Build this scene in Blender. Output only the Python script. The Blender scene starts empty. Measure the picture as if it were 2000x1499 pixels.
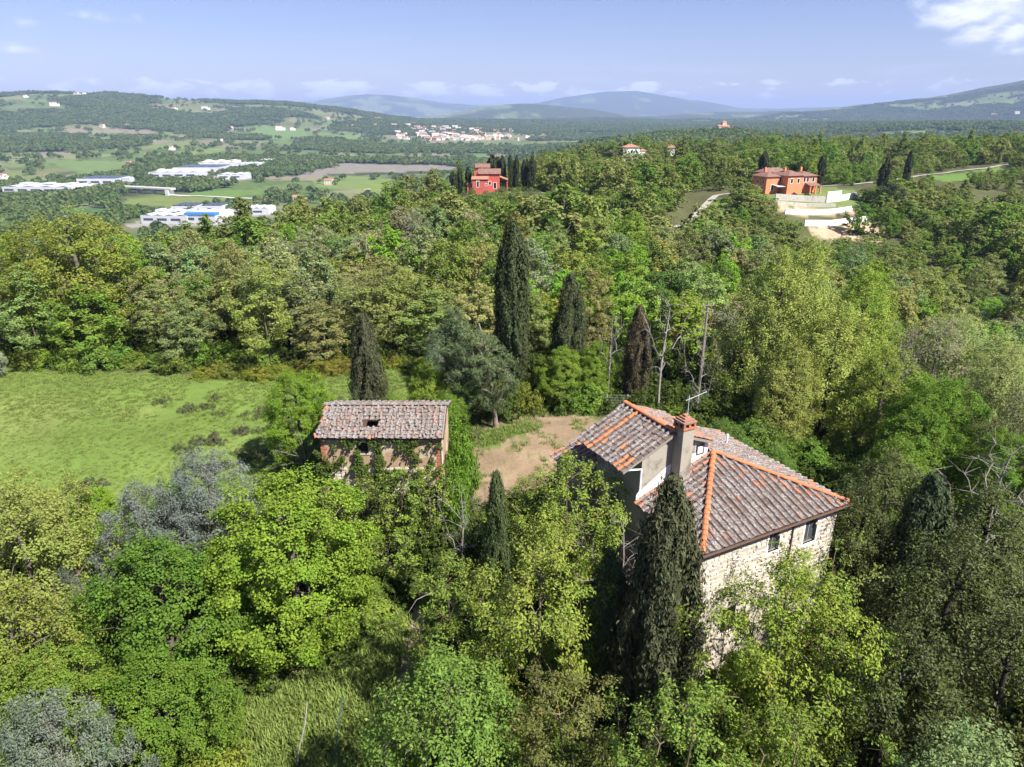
import bpy, math, random
import numpy as np
from mathutils import Matrix, Vector
scene = bpy.context.scene
col = scene.collection
R_ = math.radians
# ------------------------------------------------------------------ camera, sky, sun, exposure
cam_data = bpy.data.cameras.new('camera')
cam = bpy.data.objects.new('camera', cam_data); col.objects.link(cam)
cam.location = (0, 0, 26); cam.rotation_euler = (R_(90 - 21.4), 0, 0)
cam_data.sensor_width = 36; cam_data.lens = 24.32; cam_data.clip_start = .5; cam_data.clip_end = 60000
scene.camera = cam
SUN_AZ, SUN_EL = 128.0, 50.0        # degrees clockwise from +Y (the way the camera looks), and above the horizon
sd = Vector((math.sin(R_(SUN_AZ)) * math.cos(R_(SUN_EL)), math.cos(R_(SUN_AZ)) * math.cos(R_(SUN_EL)), math.sin(R_(SUN_EL))))
sun_data = bpy.data.lights.new('sun', 'SUN'); sun_data.energy = 5.0; sun_data.angle = R_(.55); sun_data.color = (1, .95, .87)
sun = bpy.data.objects.new('sun', sun_data); col.objects.link(sun); sun.location = (60, -60, 120)
sun.rotation_euler = sd.to_track_quat('Z', 'Y').to_euler()
vs = scene.view_settings
vs.view_transform = 'Standard'; vs.look = 'None'; vs.exposure = 1.35; vs.gamma = 1; vs.use_curve_mapping = False
cy = scene.cycles
cy.max_bounces = 6; cy.diffuse_bounces = 4; cy.glossy_bounces = 2; cy.transmission_bounces = 3; cy.transparent_max_bounces = 4
cy.volume_bounces = 0; cy.use_denoising = True; cy.caustics_reflective = False; cy.caustics_refractive = False
cy.sample_clamp_indirect = 6; cy.use_adaptive_sampling = True; cy.adaptive_threshold = .02

class NT:
    """small helper to write node trees"""
    def __init__(s, tree): s.t = tree; s.n = tree.nodes; s.l = tree.links
    def add(s, typ, ins=None, **kw):
        nd = s.n.new(typ)
        for k, v in kw.items(): setattr(nd, k, v)
        for k, v in (ins or {}).items():
            if isinstance(v, bpy.types.NodeSocket): s.l.new(v, nd.inputs[k])
            else: nd.inputs[k].default_value = v
        return nd
    def math(s, op, a, b=0.0, c=None, clamp=False):
        i = {0: a, 1: b}
        if c is not None: i[2] = c
        return s.add('ShaderNodeMath', i, operation=op, use_clamp=clamp).outputs[0]
    def mix(s, f, a, b, blend='MIX'):
        return s.add('ShaderNodeMix', {0: f, 6: a, 7: b}, data_type='RGBA', blend_type=blend, clamp_factor=True).outputs[2]
    def ramp(s, f, stops, interp='LINEAR'):
        nd = s.add('ShaderNodeValToRGB', {0: f}); e = nd.color_ramp.elements; nd.color_ramp.interpolation = interp
        while len(e) < len(stops): e.new(.5)
        for k, (p, c) in enumerate(stops): e[k].position = p; e[k].color = tuple(c)[:3] + (1,)
        return nd.outputs[0]
    def noise(s, vec, scale, detail=4, rough=.55, dist=0.0, dims='3D'):
        return s.add('ShaderNodeTexNoise', {'Vector': vec, 'Scale': scale, 'Detail': detail, 'Roughness': rough, 'Distortion': dist}, noise_dimensions=dims).outputs[0]
    def smooth(s, v, a, b):
        return s.add('ShaderNodeMapRange', {0: v, 1: a, 2: b, 3: 0.0, 4: 1.0}, interpolation_type='SMOOTHSTEP').outputs[0]

world = bpy.data.worlds.new('World'); scene.world = world; world.use_nodes = True
def make_world():
    t = NT(world.node_tree); t.n.clear()
    sky = t.add('ShaderNodeTexSky', sky_type='NISHITA', sun_disc=False, sun_elevation=R_(SUN_EL), sun_rotation=R_(SUN_AZ), altitude=200, air_density=1.0, dust_density=.4, ozone_density=4.0)
    g = t.add('ShaderNodeTexCoord').outputs['Generated']
    sp = t.add('ShaderNodeSeparateXYZ', {0: g})
    X, Y, Z = sp.outputs
    az = t.math('MULTIPLY', t.math('ARCTAN2', X, Y), 57.2958)             # degrees
    el = t.math('MULTIPLY', t.math('ARCSINE', Z), 57.2958)
    # banks of fair weather cumulus low over the horizon, all the way round
    v1 = t.add('ShaderNodeCombineXYZ', {0: t.math('MULTIPLY', az, .36), 1: t.math('MULTIPLY', el, .85), 2: 3.7}).outputs[0]
    n1 = t.noise(v1, 1.0, 7, .58, .3)
    band = t.math('MULTIPLY', t.smooth(el, .2, 1.3), t.math('SUBTRACT', 1.0, t.smooth(el, 1.9, 3.0)))
    d1 = t.smooth(t.math('ADD', n1, t.math('MULTIPLY', t.math('SUBTRACT', band, 1.0), .35)), .485, .575)
    # thin veil just above the horizon
    v3 = t.add('ShaderNodeCombineXYZ', {0: t.math('MULTIPLY', az, .07), 1: t.math('MULTIPLY', el, .8), 2: 9.1}).outputs[0]
    veil = t.math('MULTIPLY', t.smooth(t.noise(v3, 1.0, 5, .55), .42, .75), t.math('SUBTRACT', 1.0, t.smooth(el, 1.5, 5.0)))
    # larger cumulus higher up: sites repeat every 84 degrees of azimuth, so they go on round the sky
    azw = t.math('SUBTRACT', t.math('FLOORED_MODULO', t.math('ADD', az, 42.0), 84.0), 42.0)
    v2 = t.add('ShaderNodeCombineXYZ', {0: t.math('MULTIPLY', az, .27), 1: t.math('MULTIPLY', el, .55), 2: 1.3}).outputs[0]
    n2 = t.noise(v2, 1.0, 7, .55, .15)
    tot = None
    for (ca, ce, ra, re, k) in ((32.0, 6.1, 4.6, 1.5, 1.3), (31.8, 4.6, 3.4, 1.1, 1.2), (34.0, 3.6, 2.6, .5, .6), (-32.3, 5.1, 1.3, .5, .6), (-33.2, 3.8, 1.5, .45, .55), (-28, 5.8, 4.0, .4, .25), (-8, 5.0, 3.0, .3, .2),
                                (30, 26, 12, 7, .8), (-30, 33, 14, 8, .8), (0, 46, 16, 9, .7)):
        dx = t.math('DIVIDE', t.math('SUBTRACT', azw, ca), ra); dy = t.math('DIVIDE', t.math('SUBTRACT', el, ce), re)
        d = t.math('SUBTRACT', 1.0, t.math('SQRT', t.math('ADD', t.math('MULTIPLY', dx, dx), t.math('MULTIPLY', dy, dy))))
        d = t.math('MULTIPLY', t.math('MAXIMUM', t.math('ADD', d, .25), 0.0), k)
        tot = d if tot is None else t.math('MAXIMUM', tot, d)
    d2 = t.smooth(t.math('ADD', t.math('MULTIPLY', tot, .55), t.math('MULTIPLY', t.math('SUBTRACT', n2, .5), 1.5)), .10, .62)
    d2 = t.math('MULTIPLY', d2, t.smooth(tot, 0.0, .2))
    v2b = t.add('ShaderNodeVectorMath', {0: v2, 1: (.12, -.22, .0)}, operation='ADD').outputs[0]
    shade = t.smooth(t.math('SUBTRACT', n2, t.noise(v2b, 1.0, 4, .5, .15)), -.16, .10)
    skyc = t.mix(1.0, sky.outputs[0], (.535, .465, .575, 1), 'MULTIPLY')
    cl = t.mix(shade, (3.0, 3.3, 4.4, 1), (5.2, 5.3, 5.8, 1))
    c = t.mix(t.math('MULTIPLY', veil, .30), skyc, (3.3, 3.6, 5.0, 1))
    c = t.mix(t.math('MULTIPLY', d1, .9), c, (4.6, 4.7, 5.6, 1))
    c = t.mix(t.math('MULTIPLY', d2, .88), c, cl)
    bg = t.add('ShaderNodeBackground', {'Color': c, 'Strength': .095})
    out = t.add('ShaderNodeOutputWorld', {'Surface': bg.outputs[0]})
make_world()
# ------------------------------------------------------------------ the lie of the land
_tab = np.random.RandomState(11).rand(512, 512)
def vnoise(x, y, s=0):
    x = np.asarray(x, float) + s * 37.7; y = np.asarray(y, float) + s * 91.3
    xi = np.floor(x).astype(int); yi = np.floor(y).astype(int); fx = x - xi; fy = y - yi
    fx = fx * fx * (3 - 2 * fx); fy = fy * fy * (3 - 2 * fy)
    a = _tab[xi & 511, yi & 511]; b = _tab[(xi + 1) & 511, yi & 511]; c = _tab[xi & 511, (yi + 1) & 511]; d = _tab[(xi + 1) & 511, (yi + 1) & 511]
    return (a * (1 - fx) + b * fx) * (1 - fy) + (c * (1 - fx) + d * fx) * fy
def fbm(x, y, s=0, o=4):
    r = 0; a = .5; tot = 0
    for k in range(o):
        r = r + a * vnoise(np.asarray(x) * 2 ** k, np.asarray(y) * 2 ** k, s + k); tot += a; a *= .5
    return r / tot
CP = [(0,3,-9),(-20,10,-6.5),(20,10,-6),(-40,5,-8),(40,5,-7),(0,20,-3.8),(-15,25,-3.2),(-30,30,-2.6),(15,20,-3),(25,28,-2.2),(35,30,-3),
(-9,38,-2.3),(-9,41,-2.0),(-9,45,-.6),(-9,48,-.3),(-20,45,-1.5),(-40,45,-1.5),(-60,55,-1),(8,30,-.6),(14,32,-1),(12,40,-.3),(5,36,-.4),
(0,48,0),(4,55,0),(-4,56,0),(-30,60,-1),(-50,72,-1),(-20,72,-1),(8,65,-.5),(15,62,-1),(25,60,-3),(28,70,-4),(35,45,-3),(45,65,-7),(60,75,-8),(60,50,-6),
(0,85,-2),(-30,90,-2),(-70,85,-1.5),(-60,110,-3),(0,120,-3),(30,100,-6),(70,110,-12),(97,145,-12),(130,140,-12),(120,100,-11),
(60,150,-9),(30,150,-3),(0,160,-1),(-40,150,-5),(-90,130,-8),(-120,150,-16),(-110,100,-4),
(-8,240,2),(-8,225,.5),(-25,240,-2),(15,240,1),(40,260,-2),(-45,200,-8),(-60,250,-22),(-100,250,-38),(-160,230,-38),(-20,270,-4),(-25,320,-30),
(95,247,0),(110,247,0),(80,238,-.5),(98,226,-4.2),(100,216,-6),(98,205,-8.3),(90,180,-11),(130,200,-10),(130,230,-4),(150,260,0),(180,200,-9),
(55,215,-5),(50,260,-1),(78,474,-1),(92,476,-1),(80,420,-10),(110,425,-9),(45,430,-13),(75,445,-6),(150,450,0),(250,430,0),(330,420,2),(20,480,-8),(-20,470,-30),(200,330,-1),(120,350,-5),(300,300,0),(60,360,-8),(10,360,-8),
(100,700,-30),(250,700,-25),(450,650,-10),(550,500,0),(399,1400,-9),(300,1400,-14),(490,1400,-18),(150,1400,-30),(583,1400,-50),(380,1000,-50),(700,1000,-40),(200,1000,-45),
(1218,2200,-12),(900,2600,-42),(1500,1700,-15),(700,1900,-64),(400,2000,-70),(1000,1300,-40),(-1629,2600,-38),(-1267,2600,-44),(-940,2700,-54),(-1900,2000,-60),
(-300,800,-80),(-600,900,-80),(-900,1100,-80),(-400,1500,-80),(-900,1600,-74),(-200,2000,-80),(0,1500,-82),(-100,1000,-78),(-250,500,-70),(-400,450,-75),(0,800,-68),(-60,600,-60),
(-251,3000,-74),(-300,3600,-44),(-500,2700,-66),(-500,3600,-40),(100,3000,-78),(300,3500,-60),(600,3500,-50),(0,2500,-82),(300,2500,-75),(0,4800,-40),(1500,4500,-40),(3000,4500,-25),(-2000,4200,0),(0,9000,-40),(0,24000,-60),(9000,16000,-60),(-9000,16000,-60)]
CP = np.array(CP, float)
def _q(x, y):
    R = np.hypot(x, y); a = np.clip(np.arctan2(x, y), -R_(62), R_(62))
    return np.stack([a * 2.2, np.log(R + 25) * 1.6], -1)
_cq = _q(CP[:, 0], CP[:, 1])
_w = np.linalg.solve(np.linalg.norm(_cq[:, None] - _cq[None], axis=-1) + np.eye(len(CP)) * -.012, CP[:, 2])
# ranges: distance, half width toward the viewer, half width away, [(azimuth deg, crest height)]
RANGES = [
 (4500, 1900, 900, [(-60, 60), (-42, 95), (-34.4, 108), (-31, 120), (-28.7, 122), (-26, 108), (-22, 88), (-19, 82), (-16, 70), (-13, 45), (-11, 22), (-9, -5), (-7, -25), (-5, -60), (60, -60)]),
 (4700, 800, 700, [(-60, -60), (-9, -50), (-6, -28), (-4, -24), (-1, -22), (2, -26), (5, -34), (8, -60), (60, -60)]),
 (8000, 1500, 1500, [(-60, -60), (-8, -50), (-5, -5), (-2.5, 75), (-.5, 108), (1, 120), (3, 105), (4.5, 88), (6, 66), (8, 10), (10, -40), (60, -60)]),
 (8800, 2500, 1500, [(-60, -60), (8, -40), (12, 5), (16, 32), (20, 40), (22, 30), (60, 10)]),
 (7000, 2300, 1500, [(-60, -60), (17, -40), (20, 15), (23, 55), (26, 92), (29, 140), (31.5, 196), (34.4, 262), (38, 300), (44, 320), (60, 250)]),
 (15000, 3500, 3000, [(-60, 286), (-36, 271), (-30, 179), (-24, 163), (-20, 148), (-17, 179), (-14, 256), (-12.5, 325), (-11, 371), (-9.5, 360), (-7, 295), (-5, 194), (-3, 167), (0, 163), (2, 202), (4, 310), (7, 417), (9.5, 428), (12, 325), (14, 240), (17, 109), (20, 86), (22, 109), (25, 140), (28, 148), (33, 163), (60, 286)]),
]
def height(x, y):
    x = np.asarray(x, float); y = np.asarray(y, float); sh = x.shape
    x = x.ravel(); y = y.ravel(); z = np.empty(len(x)); q = _q(x, y); R = np.hypot(x, y); az = np.degrees(np.arctan2(x, y))
    for i in range(0, len(x), 20000):
        z[i:i + 20000] = np.linalg.norm(q[i:i + 20000, None] - _cq[None], axis=-1) @ _w
    amp = np.clip((R - 400) / 4000, 0, 1.5)
    z = z + amp * 34 * (fbm(x / 520, y / 520, 3, 5) - .5) + np.clip(R / 60, .15, 1) * .5 * (fbm(x / 7, y / 7, 5, 3) - .5) + np.clip((R - 90) / 200, 0, 1) * 2.5 * (fbm(x / 45, y / 45, 8, 3) - .5)
    for (R0, wi, wo, prof) in RANGES:
        p = np.interp(az, [a for a, _ in prof], [h for _, h in prof])
        t = np.where(R < R0, (R0 - R) / wi, (R - R0) / wo)
        e = np.clip(1 - np.abs(t), 0, 1); e = e * e * (3 - 2 * e) * .55 + e * .45
        n = (fbm(x / (R0 * .055), y / (R0 * .055), int(R0) % 97, 5) - .5)
        m = -70 + (p + 70) * e + n * np.minimum(R0 * .012, 90) * np.clip(e * 1.4, 0, 1) * (1 - .55 * e)
        k = R0 * .002
        z = np.where(e > 0, np.maximum(z, m) , z)
    return z.reshape(sh)
def hz(x, y): return float(height(np.array([x]), np.array([y]))[0])
def inpoly(px, py, poly):
    px = np.asarray(px); py = np.asarray(py); r = np.zeros(px.shape, bool); j = len(poly) - 1
    for i in range(len(poly)):
        xi, yi = poly[i]; xj, yj = poly[j]
        r ^= ((yi > py) != (yj > py)) & (px < (xj - xi) * (py - yi) / (yj - yi + 1e-12) + xi); j = i
    return r
def forest_far(x, y):      # 0..1, how wooded the far country is
    R = np.hypot(x, y)
    f = fbm(x / 330, y / 330, 21, 4)
    h = np.clip((height(x, y) + 66) / 60, 0, 1)
    return f + .09 * h + np.where((x > 60) & (R > 500), .14, 0)
# ------------------------------------------------------------------ materials
def new_mat(name):
    m = bpy.data.materials.new(name); m.use_nodes = True; t = NT(m.node_tree); t.n.clear()
    return m, t
def finish(t, shader, disp=None):
    t.add('ShaderNodeOutputMaterial', {'Surface': shader})
def principled(t, color, rough=.85, spec=.25, normal=None, **kw):
    i = {'Base Color': color, 'Roughness': rough, 'Specular IOR Level': spec}
    if normal is not None: i['Normal'] = normal
    i.update(kw)
    return t.add('ShaderNodeBsdfPrincipled', i).outputs[0]
def bump(t, h, strength=.5, dist=.05): return t.add('ShaderNodeBump', {'Height': h, 'Strength': strength, 'Distance': dist}).outputs[0]
def c4(c): return tuple(c)[:3] + (1,)

def leaf_mat(name, source, trans=.40, var=.32, rough=.6, spec=.10, warm=(1.02, 1.03, .62), brown=False):
    """source: 'object' = the colour of the object; or list of ramp stops picked per plant"""
    m, t = new_mat(name)
    oi = t.add('ShaderNodeObjectInfo'); isl = t.add('ShaderNodeNewGeometry').outputs['Random Per Island']
    if source == 'object': c = oi.outputs['Color']
    else:
        source = [(p_, tuple(q * (1.0 if name == 'leaf_wood' else .92) for q in (c_[0] * 2.02, c_[1] * 2.02, c_[2] * 1.8))) for p_, c_ in source] if name in ('leaf_wood', 'leaf_far') else source
        p = t.noise(oi.outputs['Location'], .011, 2, .5)
        f = t.math('ADD', t.math('MULTIPLY', oi.outputs['Random'], .75), t.math('MULTIPLY', t.math('SUBTRACT', p, .5), 1.1), clamp=True)
        c = t.ramp(t.math('ADD', f, .0), source)
    cn = t.noise(t.add('ShaderNodeTexCoord').outputs['Object'], .9, 3, .6)
    k = t.math('MULTIPLY', t.math('ADD', t.math('MULTIPLY', isl, var * 2), 1 - var), t.math('ADD', t.math('MULTIPLY', cn, 1.0), .5))
    hn = t.smooth(t.noise(t.add('ShaderNodeTexCoord').outputs['Object'], .38, 3, .6), .40, .66)
    c = t.mix(t.math('MULTIPLY', hn, .55), c, t.mix(1.0, c, (.74, .98, .85, 1), 'MULTIPLY'))
    if brown: c = t.mix(t.math('MULTIPLY', t.smooth(t.noise(t.add('ShaderNodeTexCoord').outputs['Object'], 1.6, 4, .7), .56, .68), .6), c, (.075, .058, .030, 1))
    r2 = t.math('FRACT', t.math('MULTIPLY', isl, 17.31))
    c = t.mix(t.math('MULTIPLY', r2, .35), c, t.mix(1.0, c, c4(warm), 'MULTIPLY'))
    c = t.add('ShaderNodeVectorMath', {0: c, 'Scale': k}, operation='SCALE').outputs[0]
    b = principled(t, c, rough, spec)
    tr = t.add('ShaderNodeBsdfTranslucent', {'Color': t.mix(1.0, c, (1.05, 1.12, .7, 1), 'MULTIPLY')}).outputs[0]
    finish(t, t.add('ShaderNodeMixShader', {0: trans, 1: b, 2: tr}).outputs[0])
    return m
def bark_mat(name, a, b, lichen=None, amount=.5):
    m, t = new_mat(name); P = t.add('ShaderNodeTexCoord').outputs['Object']
    n = t.noise(P, 3.0, 5, .6)
    c = t.ramp(n, [(.3, a), (.7, b)])
    if lichen: c = t.mix(t.smooth(t.noise(P, 1.4, 3, .6), 1 - amount - .1, 1 - amount + .1), c, c4(lichen))
    finish(t, principled(t, c, .9, .1, bump(t, n, .6, .03))); return m
WOOD = [(.0, (.082, .096, .030)), (.16, (.118, .118, .048)), (.30, (.070, .110, .020)), (.42, (.106, .122, .038)), (.55, (.064, .116, .018)), (.68, (.128, .134, .052)), (.80, (.054, .090, .018)), (.92, (.112, .140, .028)), (1, (.116, .120, .054))]
FARW = [(.0, (.050, .070, .024)), (.25, (.070, .084, .032)), (.45, (.046, .072, .022)), (.65, (.036, .056, .020)), (.8, (.066, .082, .028)), (1, (.080, .086, .040))]
M = {}
M['leaf'] = leaf_mat('leaf', 'object')
M['leaf_gloss'] = leaf_mat('leaf_glossy', 'object', .18, .45, .5, .2)
M['needle'] = leaf_mat('needle', 'object', .10, .40, .7, .12, (1.1, 1.0, .8), True)
M['leaf_wood'] = leaf_mat('leaf_wood', WOOD)
M['leaf_far'] = leaf_mat('leaf_far', FARW, .35)
M['grass'] = leaf_mat('grass_blade', [(.0, (.165, .220, .056)), (.5, (.190, .240, .064)), (.8, (.215, .245, .082)), (1, (.26, .25, .11))], .3, .3)
M['weed'] = leaf_mat('weed_leaf', [(.0, (.075, .095, .040)), (.5, (.085, .082, .052)), (1, (.10, .098, .060))], .15, .35)
M['bark'] = bark_mat('bark', (.055, .045, .036), (.14, .12, .10))
M['bark_dark'] = bark_mat('bark_dark', (.022, .018, .015), (.06, .05, .042))
M['bark_olive'] = bark_mat('bark_olive', (.070, .070, .036), (.13, .13, .070))
M['bark_lichen'] = bark_mat('bark_with_lichen', (.06, .05, .04), (.14, .12, .085), (.27, .19, .045), .42)
M['bark_pale'] = bark_mat('bark_pale', (.15, .135, .12), (.33, .30, .275))
M['bark_pine'] = bark_mat('bark_pine', (.13, .095, .08), (.28, .22, .20))

def flat_mat(name, c, rough=.8, var=.12, scale=1.5, spec=.2, spec_detail=5, rel=.3):
    m, t = new_mat(name); P = t.add('ShaderNodeTexCoord').outputs['Object']
    n = t.noise(P, scale, spec_detail, .6)
    k = t.math('ADD', t.math('MULTIPLY', n, var * 2), 1 - var)
    cc = t.add('ShaderNodeVectorMath', {0: tuple(c)[:3], 'Scale': k}, operation='SCALE').outputs[0]
    finish(t, principled(t, cc, rough, spec, bump(t, n, rel, .02))); return m
def tile_mat(name, stops, lichen=.5, moss=0.0):
    """old clay tiles: colour per tile, grey and pale lichen, soot and yellow spots"""
    m, t = new_mat(name); g = t.add('ShaderNodeNewGeometry'); oi = t.add('ShaderNodeObjectInfo')
    P = g.outputs['Position']
    r = t.math('FRACT', t.math('ADD', g.outputs['Random Per Island'], oi.outputs['Random']))
    c = t.ramp(r, stops)
    n1 = t.noise(P, 4.5, 5, .7); n2 = t.noise(P, 8.5, 5, .75); n3 = t.noise(P, 1.1, 4, .6)
    l = t.smooth(t.math('ADD', n1, t.math('MULTIPLY', t.math('SUBTRACT', n3, .5), .6)), .62 - lichen * .25, .72 - lichen * .25)
    c = t.mix(t.math('MULTIPLY', l, .85), c, t.ramp(n2, [(.30, (.028, .025, .025)), (.42, (.105, .092, .086)), (.56, (.25, .232, .222)), (.72, (.52, .50, .475))]))
    y = t.smooth(t.noise(P, 5.5, 3, .6), .66, .74)
    c = t.mix(t.math('MULTIPLY', y, .7 * moss), c, (.42, .26, .04, 1))
    finish(t, principled(t, c, .9, .12, bump(t, n2, .5, .02))); return m
OLD = [(.0, (.095, .080, .072)), (.25, (.155, .118, .102)), (.5, (.195, .135, .110)), (.66, (.125, .108, .100)), (.82, (.24, .145, .108)), (1, (.20, .178, .168))]
M['tile'] = tile_mat('old_tile', OLD, .8, .2)
M['tile_moss'] = tile_mat('mossy_tile', OLD, .85, .9)
M['tile_flat'] = tile_mat('flat_tile', [(0, (.070, .056, .050)), (.5, (.125, .090, .076)), (1, (.10, .086, .080))], .5, .1)
M['tile_new'] = tile_mat('orange_tile', [(0, (.40, .140, .062)), (.6, (.48, .170, .075)), (1, (.33, .135, .075))], .1, 0)
M['tile_red'] = tile_mat('red_tile', [(0, (.28, .125, .080)), (.5, (.38, .155, .090)), (1, (.24, .14, .11))], .35, 0)
def roof_far(name, a, b, d):
    m, t = new_mat(name); P = t.add('ShaderNodeTexCoord').outputs['Object']
    n = t.noise(P, 1.3, 4, .7); c = t.ramp(n, [(.3, a), (.6, b), (.8, d)])
    w = t.add('ShaderNodeTexWave', {'Vector': P, 'Scale': 2.6, 'Distortion': .6}).outputs[0]
    finish(t, principled(t, c, .9, .1, bump(t, w, .6, .06))); return m
M['roof'] = roof_far('roof_far', (.15, .085, .07), (.22, .13, .105), (.28, .19, .16))
M['roof_terracotta'] = roof_far('roof_terracotta', (.28, .13, .09), (.36, .18, .12), (.42, .26, .19))
def plaster(name, c, stain=(.30, .26, .21), amt=.4, brick=None):
    m, t = new_mat(name); P = t.add('ShaderNodeNewGeometry').outputs['Position']
    n = t.noise(P, .9, 6, .62); n2 = t.noise(P, 6.0, 5, .65)
    cc = t.mix(t.smooth(n, .62 - amt * .25, .78 - amt * .25), c4(c), c4(stain))
    if brick is not None:
        bt = t.add('ShaderNodeTexBrick', {'Vector': t.add('ShaderNodeMapping', {'Vector': P, 'Rotation': (R_(90), 0, 0)}).outputs[0], 'Color1': c4(brick), 'Color2': c4([k * .72 for k in brick]), 'Mortar': (.42, .36, .28, 1), 'Scale': 1.0, 'Mortar Size': .008, 'Brick Width': .26, 'Row Height': .075}).outputs[0]
        cc = t.mix(t.smooth(t.noise(P, .55, 4, .6), .44, .50), cc, bt)
    cc = t.mix(t.math('MULTIPLY', t.smooth(n2, .55, .75), .35), cc, t.mix(1.0, cc, (.62, .58, .54, 1), 'MULTIPLY'))
    finish(t, principled(t, cc, .92, .1, bump(t, n2, .5, .03))); return m
M['plaster_grey'] = plaster('grey_plaster', (.30, .27, .225), (.17, .15, .125), .55)
M['plaster_white'] = plaster('white_plaster', (.72, .68, .66), (.55, .50, .47), .1)
M['plaster_cream'] = plaster('cream_stone_plaster', (.47, .42, .345), (.33, .28, .225), .45)
M['plaster_barn'] = plaster('barn_wall', (.44, .36, .26), (.36, .26, .17), .55, (.36, .22, .135))
M['stone'] = tile_mat('wall_stone', [(0, (.36, .31, .25)), (.3, (.47, .42, .34)), (.6, (.54, .50, .43)), (.8, (.45, .40, .34)), (1, (.38, .30, .24))], .3, .1)
M['stone_grey'] = tile_mat('grey_stone', [(0, (.30, .28, .25)), (.5, (.42, .39, .35)), (1, (.50, .47, .42))], .3, 0)
M['red_wall'] = plaster('red_wall', (.44, .100, .080), (.36, .085, .070), .4)
M['orange_wall'] = plaster('orange_wall', (.60, .215, .110), (.48, .17, .09), .4)
M['white_wall'] = flat_mat('white_wall', (.74, .73, .70), .85, .05)
M['cream_wall'] = flat_mat('cream_wall', (.66, .58, .46), .85, .08)
M['pink_wall'] = flat_mat('pink_wall', (.56, .36, .27), .85, .08)
M['white_metal'] = flat_mat('white_metal', (.46, .47, .49), .5, .06)
M['grey_roof'] = flat_mat('grey_metal_roof', (.42, .44, .47), .6, .15, .05)
M['solar'] = flat_mat('dark_roof', (.05, .06, .085), .3, .2, .2, .5)
M['blue_roof'] = flat_mat('blue_metal_roof', (.055, .20, .52), .5, .08, .05)
M['teal'] = flat_mat('teal_sheet', (.015, .16, .19), .5, .1)
M['concrete'] = flat_mat('concrete', (.42, .41, .39), .9, .15)
M['dark'] = flat_mat('dark_opening', (.012, .012, .014), .6, .1)
M['wood_dark'] = flat_mat('dark_timber', (.06, .04, .03), .8, .3, 6)
M['wood_grey'] = flat_mat('grey_timber', (.22, .19, .16), .85, .25, 5)
M['shutter'] = flat_mat('grey_shutter', (.19, .20, .21), .6, .15, 4)
M['brick'] = flat_mat('brick', (.33, .135, .080), .9, .25, 8)
M['pipe'] = flat_mat('white_pipe', (.74, .74, .76), .4, .05)
M['rust'] = flat_mat('rusty_metal', (.085, .05, .035), .8, .3, 6)
M['metal'] = flat_mat('galvanised_metal', (.45, .46, .48), .45, .1, 8, .5)
M['tin'] = flat_mat('corrugated_tin', (.50, .52, .58), .45, .25, 3, .5)
M['wire'] = flat_mat('wire', (.20, .20, .20), .6, .1)
M['dirt'] = flat_mat('dirt_bank', (.37, .27, .18), .95, .3, .6, .05, 6, .6)
M['gravel'] = flat_mat('gravel_road', (.27, .25, .22), .95, .18, 2, .05)
M['hose'] = flat_mat('blue_pipe', (.03, .06, .13), .5, .1)
M['cloth'] = flat_mat('pale_cloth', (.55, .58, .66), .9, .1)
mg, t = new_mat('window_glass')
finish(t, principled(t, (.05, .06, .07, 1), .12, .5)); M['glass'] = mg

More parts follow.
